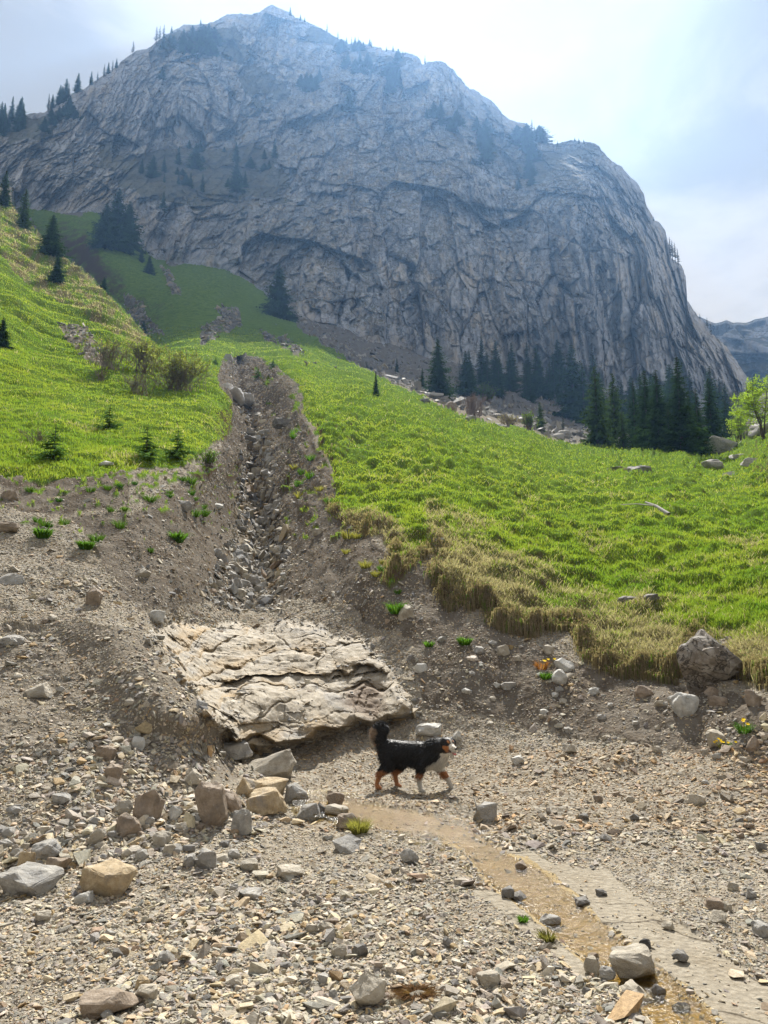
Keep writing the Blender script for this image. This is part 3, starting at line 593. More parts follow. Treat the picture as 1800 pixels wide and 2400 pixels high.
def scatter(P, Nn, size, col, rg, tilt=0.25, lift=0.12):
    n = len(P); R = basis(Nn) @ rotm(n, rg, tilt); kind = rg.integers(0, len(SPRO), n); VV = []; FF = []; CC = []; off = 0
    ar = np.stack([rg.uniform(.8, 1.5, n), rg.uniform(.7, 1.1, n), rg.uniform(.6, 1.2, n)], -1) * size[:, None]
    for k, (V, F) in enumerate(SPRO):
        i = np.nonzero(kind == k)[0]
        if len(i) == 0: continue
        v = V[None] * ar[i][:, None, :]; v = np.einsum('nij,nvj->nvi', R[i], v) + (P[i] + Nn[i] * (size[i] * lift)[:, None])[:, None, :]
        VV.append(v.reshape(-1, 3)); FF.append((F[None] + (np.arange(len(i)) * len(V))[:, None, None] + off).reshape(-1, 3)); CC.append(np.repeat(col[i], len(V), 0)); off += len(i) * len(V)
    return np.concatenate(VV), np.concatenate(FF), np.concatenate(CC)
m, t, b = newmat('loose stones'); nb = NB(t); A = nb.attr('Col'); n = nb.noise(nb.pos(), 45, 5, 0.7)
nb.l(nb.mix(1.0, A.outputs['Color'], nb.ramp(n, [(0.3, 0.62), (0.7, 1.18)]), 'MULTIPLY'), b.inputs['Base Color']); nb.l(nb.bump(n, 0.008, 0.8), b.inputs['Normal']); b.inputs['Roughness'].default_value = 0.78
M_stones = m
rg = np.random.default_rng(3)
n = 365000
px = rg.uniform(-400, 2200, n); py = 1100 + 1400 * rg.uniform(0, 1, n) ** .95; gs_ = rg.uniform(0, 1, n) < .06; px = np.where(gs_, rg.uniform(480, 720, n), px); py = np.where(gs_, rg.uniform(835, 1150, n), py)
P, (g, br, w, pvm, st, D) = G(px, py, True)
bar = fbm(np.stack([px / 45, py / 30, 0 * px + 9], -1), 3) > .16
acc = np.where(g > 0, 0.012, 1.0) * np.where(w > 0, 0.03 + 0.5 * np.exp(-segdist(px, py, STREAM + [STREAM[0]]) / 9.0), 1.0) * np.where(pvm > 0, 0.04, 1.0)
acc = np.where(bar & (w > 0), .4, acc)
patch = fbm(np.stack([px / 90, py / 60, 0 * px], -1), 3)
acc *= np.where((br > 0) & (w == 0), np.clip(0.36 + 0.35 * (px < 600) * (py > 1450) + 0.55 * patch, .08, 1), 1.0) * np.clip(0.85 - 0.25 * (py > 1500) + (py > 1950) * .1, 0, 1)
wet = (py > 1760) & (py < 1960) & (px > 650)
k = rg.uniform(0, 1, n) < acc; k &= ~((py < 1300) & (px > 1000)); k |= (g == 0) & (py < 1150) & (px > 480) & (px < 700) & (rg.uniform(0, 1, n) < .6)
px, py, br, D, patch, w = px[k], py[k], br[k], D[k], patch[k], w[k]; P, Nn = GN(px, py)
size = np.exp(rg.normal(np.log(0.0172), 0.58, len(px))) * np.where(py > 1980, .78, .92)
heap = (px < 620 + 60 * patch) & (py > 1790 + 160 * patch + rg.normal(0, 30, len(px))) & (py < 2040 + 60 * patch)
face = (px < 560) & (py > 1450) & ~heap & (py < 1850)
size = np.where(face, size * 1.3, size)
size = np.where(heap, size * 1.5, size)
size = np.where((py < 1450) & (px > 500) & (px < 720), size * 1.8, size)
size = size * np.exp(1.1 * fbm(P * .7 + 60, 3))
size = np.clip(size, 0.010, 0.16); size = np.maximum(size, 4.2 * D / FOC); size = np.where(w > 0, size * 0.8, size)
ci = rg.choice(len(PAL), len(px), p=PW); col = PAL[ci] * rg.uniform(0.8, 1.22, (len(px), 1)) * rg.uniform(.96, 1.04, (len(px), 3)) * np.array([1.05, 1.0, .92])
warm = ((px > 700) & (py < 1950) & (py > 1750)); col = np.where(warm[:, None], col * np.array([1.03, .92, .80]), col)
V, F, CC = scatter(P, Nn, size, col, rg)
tag(link('gravel_stones', mesh('gravel_stones', V, F, M_stones, False, {'Col': CC})), kind='stuff')
# rubble in the gully and on its walls
gr_ = np.random.default_rng(19); n = 14000; qx = gr_.uniform(300, 1000, n); qy = gr_.uniform(835, 1470, n); ib = inpoly(qx, qy, BED); Pq, (g, br, w, pvm, st, D) = G(qx, qy, True)
k = (g == 0) & (ib | (gr_.uniform(0, 1, n) < .42)); qx, qy, ib, D = qx[k], qy[k], ib[k], D[k]; Pq, Nq = GN(qx, qy); s_ = np.exp(gr_.normal(0, .45, len(qx))) * np.where(ib, .12, .045) * np.clip(D / 16, .8, 2); c_ = PAL[gr_.choice(len(PAL), len(qx), p=PW)] * gr_.uniform(.75, 1.15, (len(qx), 1))
V, F, CC = scatter(Pq, Nq, s_, c_, gr_, .5)
tag(link('gully_rubble', mesh('gully_rubble', V, F, M_stones, False, {'Col': CC})), kind='stuff')
# scree patches on the grassy slopes
bx = []; 
for k_, b_ in enumerate(BARE):
    xs_ = [q[0] for q in b_]; ys_ = [q[1] for q in b_]; qx = gr_.uniform(min(xs_) - 10, max(xs_) + 10, 1500); qy = gr_.uniform(min(ys_) - 8, max(ys_) + 8, 1500); k = inpoly(*ragged(qx, qy), b_); bx.append(np.stack([qx[k], qy[k]], -1))
bx = np.concatenate(bx); Pq, Nq = GN(bx[:, 0], bx[:, 1]); s_ = np.exp(gr_.normal(0, .5, len(bx))) * .0032 * Pq[:, 1]; c_ = .8 * PAL[gr_.choice([0, 1, 2, 4], len(bx))] * gr_.uniform(.7, 1.15, (len(bx), 1))
V, F, CC = scatter(Pq, Nq, s_, c_, gr_, .5)
tag(link('scree_patch_stones', mesh('scree_patch_stones', V, F, M_stones, False, {'Col': CC})), kind='stuff')
# rubble lying on and around the slab
sr = np.random.default_rng(9); n = 9000; sp_i = sr.integers(0, AX.size, n); sdp = sd_.ravel()[sp_i]; k = (sdp > -12) & (sr.uniform(0, 1, n) < np.where(sdp < 16, .9, .03 + .3 * (on[sp_i] > .25))); sp_i = sp_i[k]
Ps = SP.reshape(-1, 3)[sp_i]; ss_ = np.exp(sr.normal(np.log(.030), .6, len(Ps))); cs_ = PAL[sr.choice(len(PAL), len(Ps), p=PW)] * sr.uniform(.8, 1.2, (len(Ps), 1))
V, F, CC = scatter(Ps, np.tile([0, -.15, .988], (len(Ps), 1)), ss_, cs_, sr, .35)
tag(link('slab_rubble', mesh('slab_rubble', V, F, M_stones, False, {'Col': CC})), kind='stuff')
# scree below the cliff
n = 10000; px = rg.uniform(640, 1860, n); py = basey(px) + rg.uniform(-5, 240, n); P, (g, br, w, pvm, st, D) = G(px, py, True); k = (g == 0) & (D > 75); k |= rg.uniform(0, 1, n) < 0.02
k &= D > 60; px, py, D = px[k], py[k], D[k]; P, Nn = GN(px, py)
size = np.clip(np.exp(rg.normal(np.log(0.5), 0.6, len(px))), .28, 2.2); ci = rg.choice([0, 2, 3, 8, 1], len(px)); col = .72 * PAL[ci] * rg.uniform(.7, 1.1, (len(px), 1))
V, F, CC = scatter(P, Nn, size, col, rg, .5)
tag(link('scree_stones', mesh('scree_stones', V, F, M_stones, False, {'Col': CC})), kind='stuff')
# ---------------------------------------------------------------- rocks that stand out, each one a thing
TONE = {'g': [(0.32, 0.305, 0.275), (0.45, 0.43, 0.385), (0.25, 0.245, 0.235)], 'b': [(0.38, 0.34, 0.27), (0.52, 0.48, 0.40), (0.31, 0.285, 0.24)],
        'o': [(0.40, 0.31, 0.19), (0.52, 0.44, 0.31), (0.22, 0.21, 0.20)], 'd': [(0.18, 0.17, 0.155), (0.28, 0.27, 0.25), (0.12, 0.115, 0.11)],
        'w': [(0.47, 0.46, 0.42), (0.60, 0.59, 0.55), (0.36, 0.35, 0.32)], 'r': [(0.27, 0.215, 0.16), (0.37, 0.31, 0.25), (0.19, 0.16, 0.13)], 'k': [(0.06, 0.055, 0.048), (0.12, 0.11, 0.10), (0.03, 0.03, 0.03)]}
TM = {k: stone_mat({'g': 'grey', 'b': 'beige', 'o': 'ochre', 'd': 'dark', 'w': 'pale', 'r': 'brown', 'k': 'black'}[k] + ' rock', v, 11.0) for k, v in TONE.items()}
def rock_data(seed, w, dp, h, mat, lod=3, npt=22):
    bm = hull(seed, npt, 1.0)
    if lod > 1: bmesh.ops.bevel(bm, geom=[e for e in bm.edges], offset=0.025, segments=1, affect='EDGES', profile=0.6)
    bmesh.ops.triangulate(bm, faces=bm.faces)
    if lod >= 1: bmesh.ops.subdivide_edges(bm, edges=[e for e in bm.edges if e.calc_length() > 0.16], cuts=lod, use_grid_fill=True); bmesh.ops.triangulate(bm, faces=bm.faces)
    V, F = arr(bm); V = V.astype(float); rr = np.linalg.norm(V, axis=1, keepdims=True) + 1e-6
    if lod >= 1: V = V * (1 + 0.08 * fbm(V * 3 + seed, 3)[:, None] + 0.09 * facets(V * 4 + seed)[0][:, None])
    mn, mxx = V.min(0), V.max(0); V = (V - (mn + mxx) / 2) / (mxx - mn) * np.array([w, dp, h])
    return mesh('rock', V, F, mat, False)
def rock(px, py, w, h, tone, label=None, group=None, cat='rock', sink=0.22, rz=None, dp=0.85, npt=22, seed=None, name='rock', lod=None):
    sd = seed if seed is not None else int(px * 7 + py * 3)
    y = py + h * 0.40; p = at_g(px, y); D = p[1]; ww = w * D / FOC * 1.06; hh = h * D / FOC * 1.12
    if lod is None: lod = 3 if w > 60 else (2 if w > 34 else 1)
    r = random.Random(sd); me = rock_data(sd, ww, ww * dp, hh, TM[tone], lod, npt)
    o = link(name, me); o.location = (p[0] * (1 + ww * .3 / D), p[1] + ww * 0.3, p[2] + hh * (0.5 - sink))
    o.rotation_euler = (r.uniform(-.12, .12), r.uniform(-.12, .12), r.uniform(-.35, .35) if rz is None else rz)
    return tag(o, label, cat, group)
M_crk = stone_mat('cracked weathered rock', [(0.20, 0.17, 0.135), (0.34, 0.31, 0.27), (0.42, 0.40, 0.36)], 9.0)
t = M_crk.node_tree; nb = NB(t); b = [n for n in t.nodes if n.type == 'BSDF_PRINCIPLED'][0]; src = b.inputs['Base Color'].links[0].from_socket
wv_ = nb.n('TexNoise'); nb.l(nb.pos(), wv_.inputs['Vector']); wv_.inputs['Scale'].default_value = 3; ad_ = nb.n('VectorMath'); ad_.operation = 'MULTIPLY_ADD'; nb.l(wv_.outputs['Color'], ad_.inputs[0]); ad_.inputs[1].default_value = (.3, .3, .3); nb.l(nb.pos((1, 1, 1.6)), ad_.inputs[2])
vn = nb.ramp(nb.noise(nb.pos((1, 1, 2.2)), 3.2, 5, .6, 1.2), [(.46, 0.0), (.495, .9), (.51, .9), (.55, 0.0)]); nb.l(nb.mix(vn, src, (.04, .035, .03)), b.inputs['Base Color'])
ROCKS = """93 1614 60 38 b|tan block sticking out high up on the left gravel heap
25 1495 54 28 g|flat blue-grey stone at the left edge above the gravel heap
323 1736 34 34 w|pale wedge-shaped stone halfway down the left gravel heap
247 1770 44 36 r|brownish stone half buried in the middle of the gravel heap
267 1813 37 42 r|upright brown stone below the half buried one on the heap
449 1806 50 60 b|pale rounded rock on the heap just left of the ochre boulders
546 1768 80 44 g|blue-grey wedge rock at the foot of the bedrock slab
640 1800 108 64 b|flat-topped pale block at the back of the ochre boulder cluster
578 1836 60 52 o|ochre lump at the left end of the boulder cluster
628 1845 88 60 o|rough ochre boulder in the middle of the boulder cluster
622 1887 90 58 o|two-tone ochre and grey boulder lowest in the cluster
694 1853 52 52 g|angular grey block leaning at the right end of the boulder cluster
494 1895 68 108 r|tall egg-shaped brown boulder standing left of the ochre cluster
540 1888 44 46 r|smaller brown rock tucked against the tall egg-shaped boulder
560 1935 54 60 g|grey slab rock lying below the tall egg-shaped boulder
346 1897 64 78 r|leaning brown-grey slab on the lower part of the gravel heap
290 1896 38 40 b|pale angular stone just left of the leaning brown-grey slab
788 1900 52 34 b|tan stone with flat top at the head of the puddle
785 1876 40 34 r|brown stone right behind the tan one at the puddle head
754 1890 30 36 d|dark grey stone left of the two stones at the puddle head
722 1896 52 38 g|low grey rock between the boulder cluster and the puddle
819 1930 56 38 r|grey-brown rock behind the yellow-green grass tuft
300 1943 57 60 r|brown rock below the leaning slab at the foot of the heap
225 1965 42 38 b|beige stone left of the brown rock at the heap foot
377 1973 40 38 b|light brown stone right of the brown rock at the heap foot
412 1912 32 36 w|small pale cube between the leaning slab and the egg-shaped boulder
145 1870 40 27 g|flat light grey stone on the lower left heap
365 1435 44 36 w|pale grey stone at the top left corner of the bedrock slab
64 2081 120 60 g|long grey boulder lying flat at the left edge of the photo
251 2073 122 80 o|big ochre boulder standing alone on the front left gravel
60 2030 35 45 o|ochre stone just above the long grey boulder
106 2000 67 38 g|grey stone between the ochre stone and the heap
131 2038 58 38 r|flat brown stone between the grey and the ochre boulder
197 2108 38 28 w|small pale stone at the front left of the big ochre boulder
485 2022 40 40 g|grey-green cube in the row of stones right of the heap foot
523 2010 46 30 b|beige stone in the middle of the row right of the heap foot
583 2033 40 28 b|beige rounded stone at the right end of the row by the heap foot
450 2021 35 26 g|small grey stone at the left end of the row by the heap foot
862 2333 82 74 b|brown dish-shaped rock at the bottom centre of the photo
793 2238 42 32 b|tan stone on the gravel above the dish-shaped rock
844 2235 34 30 d|dark grey stone right of the tan one above the dish-shaped rock
334 2314 30 32 o|small pointed tan stone at the lower left gravel
262 2360 124 54 r|wide flat brown rock at the bottom left of the photo
548 2310 35 23 b|small beige stone on the lower centre-left gravel
342 2348 46 34 b|tan stone right of the wide flat brown rock
588 2098 52 22 g|thin grey flake on the gravel right of the big ochre boulder
814 1985 64 40 g|broad grey stone just below the grass tuft
679 2044 66 32 b|pale beige slab lying flat in the middle gravel
390 2254 36 26 g|grey stone alone on the front gravel below the ochre boulder
98 2151 36 25 b|beige stone below the long grey boulder
765 2177 30 24 b|small round pale stone in the centre foreground
1133 1898 58 74 g|upright grey block with a dark side standing right of the dog
1604 1651 62 62 w|pale chunky rock below the turf left of the embedded boulder
1673 1734 54 46 b|yellowish rock beside the yellow flowers on the right bank
1759 1748 46 46 r|reddish-brown rock right of the yellow flowers
1327 1565 48 34 w|white wedge rock under the turf edge in the bank
1310 1600 40 40 w|white rock just below the white wedge rock
1285 1530 26 28 b|tan stone in the dark soil above the white wedge rock
1179 1529 28 28 b|tan stone in dark soil under the overhanging turf corner
1511 1631 44 30 r|brown stone under the straw fringe of the turf
1671 1620 36 28 r|brown stone directly under the embedded boulder
1682 1642 42 28 r|rounded brown stone lowest under the embedded boulder
1766 1639 36 42 r|brown rock at the right edge below the turf
1628 1878 42 26 b|beige rock alone on the right gravel flat
1335 1757 34 26 b|beige stone at the foot of the right bank
1215 1787 30 21 w|small white stone at the bank foot right of the dog
1191 1610 34 20 g|flat stone on the bank right of the bedrock slab
986 1568 30 22 w|white stone at the upper right of the bedrock slab
1124 1540 27 21 g|grey stone in the soil above the dog
1392 1615 27 22 w|small white stone between the white rock and the straw fringe
953 1440 38 38 b|tan rock under the turf edge above the bedrock slab
1004 1714 60 34 w|white rock right behind the back of the dog
1073 1724 22 24 w|small white cube right of the head of the dog
1487 2263 98 74 b|big tan boulder standing in the stream
1386 2269 34 36 b|tan cube left of the big tan boulder in the stream
1421 2290 42 27 g|grey stone between the tan cube and the stream boulder
1486 2317 74 34 b|flat tan rock in the water just below the stream boulder
1472 2341 30 27 b|rounded tan stone below the flat tan rock in the water
1544 2312 30 34 d|dark wedge in the water right of the flat tan rock
1290 2149 46 30 g|grey stone on the left bank of the stream halfway down
1187 2094 36 24 d|dark grey stone at the left edge of the stream
1216 2097 32 22 d|second dark stone touching the one at the stream's left edge
1221 2022 25 24 r|brown stone standing in the upper stream
1365 2114 32 17 d|flat dark stone in the middle of the stream
1390 2231 24 20 r|small brown stone at the stream edge above the tan cube
1512 2218 24 22 k|small black stone in the stream above the big tan boulder
1566 2174 26 19 b|small tan stone alone on the bare rock pavement
1685 2166 38 29 b|tan stone at the upper edge of the bare rock pavement
1784 2186 36 32 g|light grey rock at the right edge above the pavement
1677 2125 44 24 r|low brown stone on the wet gravel right of the pavement
1713 2130 36 24 b|beige stone next to the low brown stone right of the pavement
1146 2311 48 31 b|tan stone on the gravel left of the lower stream
1172 2307 36 24 r|brown stone touching the tan one left of the lower stream
1410 2094 25 14 d|thin dark flake on the upper pavement
960 2014 42 36 g|grey wedge stone on the left bank at the top of the stream
1597 2346 40 19 k|flat black stone in the lowest stretch of water
1595 2249 38 25 d|dark clump of slate on the pavement beside the stream
1697 1049 86 48 g|mossy grey boulder at the right end of the meadow
1502 1106 60 26 d|low dark outcrop in the flat of the meadow
1450 1103 50 12 g|flat grey outcrop left of the dark one in the meadow
1670 1103 48 26 g|slanting grey rock in the right of the meadow
1716 1075 64 28 g|jagged grey rock below the mossy boulder
1760 1095 42 26 g|grey rock in the meadow near the right edge
1713 1124 34 18 w|small pale rock lowest among the meadow rocks at right
1781 1018 52 44 g|grey rock mound at the right edge under the leafy tree
1098 986 38 17 g|flat boulder on the upper meadow edge
994 944 30 16 d|dark flat boulder high on the meadow edge
1056 950 30 32 r|upright brown rock on the meadow edge beside the bare shrub
1166 997 42 20 g|low grey boulder on the meadow edge right of the flat one
1320 1016 40 26 g|grey block where the meadow meets the spruces
1462 1041 34 40 w|pointed pale rock between the spruce trunks
1472 1431 46 26 d|dark-fronted stone in the turf above the embedded boulder
1525 1430 40 22 d|dark stone right beside the one in the turf
1031 1288 34 16 g|grey stone in the grass above the gully corner
250 1091 34 17 w|pale stone on the left turf edge
18 1165 42 36 r|brown rock under the left turf edge at the photo border
20 1236 46 38 r|second brown rock lower on the left border
335 1340 34 27 b|tan round stone on the bank above the heap
27 1354 60 34 g|grey slab stone at the left border above the heap
218 1396 40 52 r|leaning tan flake on the crest of the heap
620 1399 40 32 g|grey rounded boulder lowest in the gully bed
541 1320 62 26 b|long flat beige stone across the gully bed
590 1360 40 27 g|slanting grey stone above the lowest gully boulder
616 1338 34 26 g|grey stone in the middle of the gully bed pile
653 1293 32 26 b|beige stone at the top right of the gully bed pile
560 1384 30 28 b|beige stone at the left foot of the gully bed
584 1038 36 26 d|dark grey boulder wedged in the narrow gully
608 1022 54 26 g|tilted grey plate across the narrow gully
602 1106 28 24 b|beige boulder in the gully below the tilted plate
626 1114 30 20 g|grey stone right of the beige boulder in the gully
670 995 66 26 d|dark slab jutting from the gully's right bank
534 834 26 26 g|grey boulder at the head of the gully
430 1180 44 28 g|grey rock lying in the left bank of the gully
510 1190 26 18 w|pale stone on the left gully bank near the edge
745 1245 26 20 b|beige stone on the right gully bank"""
for ln in ROCKS.split('\n'):
    a, lab = ln.split('|'); x, y, w, h, tn = a.split()
    x, y, w, h = map(float, (x, y, w, h)); kw = {}
    if 'egg' in lab and 'tall egg-shaped brown' in lab: kw = dict(npt=30, dp=.9)
    if 'round' in lab: kw = dict(npt=28)
    if (x, y) == (1133, 1898): kw = dict(npt=13, rz=0.5, sink=0.16, dp=0.7, seed=31)
    if w > 80 and y > 1700: kw.setdefault('npt', 15)
    rock(x, y, w, h, tn, lab, cat='boulder' if w > 75 else 'rock', name='boulder' if w > 75 else 'rock', **kw)
rock(1668, 1560, 140, 142, 'r', 'big weathered grey-brown boulder embedded in the turf edge at the right', cat='boulder', name='boulder', sink=0.14, dp=0.9, npt=34, seed=77, lod=5).data.materials[0] = M_crk
# further loose stones, each its own object
RR = random.Random(5)
def many(n, f, tones, wr, label, group):
    for k in range(n):
        x, y = f(); w = RR.uniform(*wr); rock(x, y, w, w * RR.uniform(.5, .85), RR.choice(tones), label, group, seed=RR.randint(0, 9999), lod=1)
def inside(poly):
    xs = [p[0] for p in poly]; ys = [p[1] for p in poly]
    def f():
        while True:
            x, y = RR.uniform(min(xs), max(xs)), RR.uniform(min(ys), max(ys))
            if inpoly(np.array([x]), np.array([y]), poly)[0]: return x, y
    return f
many(48, inside([(0,1880),(420,1900),(640,1960),(560,2030),(300,2020),(0,2010)]), 'ggbrdb', (16, 32), 'one of the fist-sized angular stones piled at the foot of the left gravel heap', 'stones piled at the heap foot')
many(60, inside([(560,1260),(650,1150),(600,1050),(640,1040),(670,1250),(660,1400),(570,1400),(480,1300)]), 'ggbg', (16, 30), 'one of the grey-beige stones filling the bed of the gully', 'stones in the gully bed')
many(36, inside([(950,1450),(1150,1500),(1400,1600),(1800,1690),(1790,1800),(1400,1760),(1050,1700)]), 'wbgb', (13, 24), 'one of the small pale stones lying on the brown right bank', 'stones on the right bank')
many(34, inside([(0,2130),(900,2050),(1250,2250),(1500,2400),(0,2400)]), 'ggbbrd', (14, 28), 'one of the flat stones strewn over the front gravel', 'stones on the front gravel')
many(16, inside([(1250,1840),(1800,1830),(1800,2130),(1500,2060)]), 'gbbrd', (15, 26), 'one of the small stones strewn over the right gravel flat', 'stones on the right gravel')
many(12, inside([(0,1440),(280,1440),(420,1650),(300,1720),(0,1700)]), 'gbrb', (16, 30), 'one of the stones stuck in the upper face of the left heap', 'stones in the heap face')
# ================================================================ WATER AND SNOW
def leafmat(name, tint=1.0, tr=0.35, attr=True, col=(0.05, 0.1, 0.02)):
    m = bpy.data.materials.new(name); m.use_nodes = True; t = m.node_tree; t.nodes.clear(); nb = NB(t)
    o = nb.n('OutputMaterial'); d = nb.n('BsdfDiffuse'); q = nb.n('BsdfTranslucent'); mx_ = nb.n('MixShader'); mx_.inputs[0].default_value = tr
    if attr: c = nb.attr('Col').outputs['Color']
    else: c = nb.ramp(nb.noise(nb.pos(), 1.3, 5, .7), [(0.3, tuple(x * .6 for x in col)), (0.7, tuple(x * 1.3 for x in col))])
    nb.l(c, d.inputs[0]); nb.l(nb.mix(1.0, c, (1.35 * tint, 1.4 * tint, 0.85 * tint), 'MULTIPLY'), q.inputs[0])
    nb.l(d.outputs[0], mx_.inputs[1]); nb.l(q.outputs[0], mx_.inputs[2]); nb.l(mx_.outputs[0], o.inputs[0]); return m
m = bpy.data.materials.new('shallow running water'); m.use_nodes = True; t = m.node_tree; t.nodes.clear(); nb = NB(t)
o = nb.n('OutputMaterial'); tr = nb.n('BsdfTransparent'); tr.inputs[0].default_value = (0.98, 0.86, 0.52, 1); gl = nb.n('BsdfGlossy'); gl.inputs['Roughness'].default_value = 0.16
rp = nb.noise(nb.pos((1.6, 1, 1)), 34, 4, 0.65, 0.6); rp2 = nb.noise(nb.pos(), 9, 3, .6)
bmp = nb.bump(nb.math('ADD', rp, nb.math('MULTIPLY', rp2, 1.2)), 0.0095, 1.0); nb.l(bmp, gl.inputs['Normal'])
fr = nb.n('Fresnel'); fr.inputs[0].default_value = 1.33; nb.l(bmp, fr.inputs[1])
mxs = nb.n('MixShader'); nb.l(nb.math('MULTIPLY', fr.outputs[0], 1.05), mxs.inputs[0]); nb.l(tr.outputs[0], mxs.inputs[1]); nb.l(gl.outputs[0], mxs.inputs[2]); nb.l(mxs.outputs[0], o.inputs[0])
M_water = m
wx = np.arange(660, 1860, 5.0); wy = np.arange(1840, 2540, 5.0); WX, WY = np.meshgrid(wx, wy)
wp, (wg, wb, ww_, wpv, wst, wD) = G(WX, WY, True)
ins = inpoly(*ragged(WX.ravel(), WY.ravel(), .55), STREAM).reshape(WX.shape)
d_ = segdist(*ragged(WX.ravel(), WY.ravel(), .55), STREAM + [STREAM[0]]).reshape(WX.shape); sdw = np.where(ins, d_, -d_)
flatP = unproj(WX.ravel(), WY.ravel(), gdist(WX.ravel(), WY.ravel())).reshape(*WX.shape, 3)
flatP[..., 2] += -0.008 + 0.022 * ss(2000, 1920, WY)
fc = grid_faces(*WX.shape); keep = (sdw.ravel()[fc] > -22).all(1); fc = fc[keep]; used = np.unique(fc); rm = np.full(WX.size, -1); rm[used] = np.arange(len(used))
tag(link('stream_water', mesh('stream_water', flatP.reshape(-1, 3)[used], rm[fc], M_water, True)), kind='structure')
M_snow, t, b = newmat('old snow'); nb = NB(t); n = nb.noise(nb.pos(), 3, 8, .7); nb.l(nb.ramp(n, [(0.3, (0.70, 0.68, 0.66)), (0.6, (0.90, 0.90, 0.90))]), b.inputs['Base Color']); nb.l(nb.bump(n, 0.2, .8), b.inputs['Normal'])
for (x, y, w, h, lab) in ((534, 907, 30, 13, 'smallest old snow patch, highest up in the narrow gully'), (547, 926, 54, 22, 'middle old snow patch in the narrow gully'),
                          (577, 949, 52, 30, 'largest grey-white snow patch with a dark undercut, lowest in the gully')):
    o = rock(x, y, w, h, 'w', lab, cat='snow patch', name='snow_patch', seed=3 + w, lod=2, sink=.3, rz=.2, dp=2.6, npt=30); o.data.materials.clear(); o.data.materials.append(M_snow); o.location.z += .15
# ================================================================ GRASS
M_grass = leafmat('grass blades', 1.0, 0.45)
def blades(P, Nn, h, w, lean, col, rg, sag=0.35, dirv=None):
    n = len(P); a = rg.uniform(0, 2 * np.pi, n)
    dv = np.stack([np.cos(a), np.sin(a), 0 * a], -1) if dirv is None else dirv
    b_ = rg.uniform(0, np.pi, n); side = np.stack([np.cos(b_), np.sin(b_) * .5, 0 * b_], -1) * (w / 2)[:, None]
    up = Nn * 0.3 + np.array([0, 0, 0.8])
    p1 = P + up * (h * .55)[:, None] + dv * (h * lean * .4)[:, None]
    p2 = P + up * (h * (1 - sag * lean))[:, None] + dv * (h * lean)[:, None]
    V = np.stack([P - side, P + side, p1 + side * .8, p1 - side * .8, p2], 1).reshape(-1, 3)
    i = (np.arange(n) * 5)[:, None, None]; F = (np.array([[0, 1, 2], [0, 2, 3], [3, 2, 4]])[None] + i).reshape(-1, 3)
    return V, F, np.repeat(col, 5, 0)
rg = np.random.default_rng(11)
n = 1150000
px = rg.uniform(-330, 2130, n); py = 440 + (1660 - 440) * rg.uniform(0, 1, n)
k = inpoly(px, py, GR) | inpoly(px, py, GL) | (rg.uniform(0, 1, n) < .2); px, py = px[k], py[k]; n = len(px)
P, (g, br, w_a, pv_a, st, D) = G(px, py, True)
k = (g > 0) & (D < 125) & (py > basey(px)); k &= rg.uniform(0, 1, n) < np.where(D > 60, .7, 1)
px, py, st, D = px[k], py[k], st[k], D[k]; P, Nn = GN(px, py)
k = (Nn[:, 2] > .55) | (D > 30) | (rg.uniform(0, 1, len(px)) < .15); px, py, st, D, P, Nn = px[k], py[k], st[k], D[k], P[k], Nn[k]
n = len(px)
cl = fbm(P * 0.55, 4); cl2 = fbm(P * 3.5, 2)
hgt = np.clip(rg.normal(0.05, .016, n), .02, .10) * (1 + D / 60) * np.clip(1 + 0.3 * cl2 + .25 * cl, .5, 1.6)
is_st = rg.uniform(0, 1, n) < np.clip(st * 1.1 + 0.9 * cl * (D < 35) + 0.3 * cl2 - 0.22, 0.02, 0.9)
base = np.array([[.195, .285, .045]]) * rg.uniform(.7, 1.25, (n, 1)) + np.array([[.13, .09, .02]]) * np.clip(cl + .6 * fbm(P * .12 + 9, 3), -1, 1)[:, None] + np.array([[.05, .01, .0]]) * rg.uniform(0, 1, (n, 1))
stc = np.array([[.36, .315, .225]]) * rg.uniform(.55, 1.15, (n, 1))
col = np.clip(np.where(is_st[:, None], stc, base), 0.01, 1)
hgt = np.where(is_st, hgt * rg.uniform(1.1, 1.9, n), hgt)
lean = np.where(is_st, rg.uniform(.6, 1.5, n), rg.uniform(.1, .8, n))
V, F, CC = blades(P, Nn, hgt, np.clip(1.5 * D / FOC, .006, .2), lean, col, rg)
tag(link('meadow_grass', mesh('meadow_grass', V, F, M_grass, False, {'Col': CC})), kind='stuff')
# straw hanging over the turf edge
EL = [(705,970),(740,1005),(752,1052),(778,1100),(788,1150),(772,1210),(800,1240),(860,1252),(902,1264),(922,1310),(907,1368),(950,1345),(1002,1302),(1040,1305),(1017,1342),(1032,1395),(1052,1427),(1140,1432),(1162,1472),(1240,1492),(1300,1478),(1350,1483),(1376,1546),(1430,1582),(1500,1592),(1560,1600),(1600,1590),(1625,1510),(1745,1600),(1790,1615),(1850,1640),(2200,1648)]
ea = np.array(EL, float); sl_ = np.hypot(*(ea[1:] - ea[:-1]).T); cs = np.r_[0, np.cumsum(sl_)]
def edge_pts(n, rg, jit):
    s = rg.uniform(0, cs[-1], n); x = np.interp(s, cs, ea[:, 0]); y = np.interp(s, cs, ea[:, 1])
    return x + rg.normal(0, jit, n), y - np.abs(rg.normal(0, jit * 1.2, n)) - 2
n = 44000; px, py = edge_pts(n, rg, 9.0); den = fbm(np.stack([px / 38, py / 38, 0 * px], -1), 3) + (px - 900) / 900
k = (3 * den > rg.uniform(-.2, 1.4, n)); px, py = px[k], py[k]
P, (g, br, w_a, pv_a, st, D) = G(px, py, True); n = len(px)
P[:, 2] += 0.05
cf = fbm(P * 5, 2)[:, None]
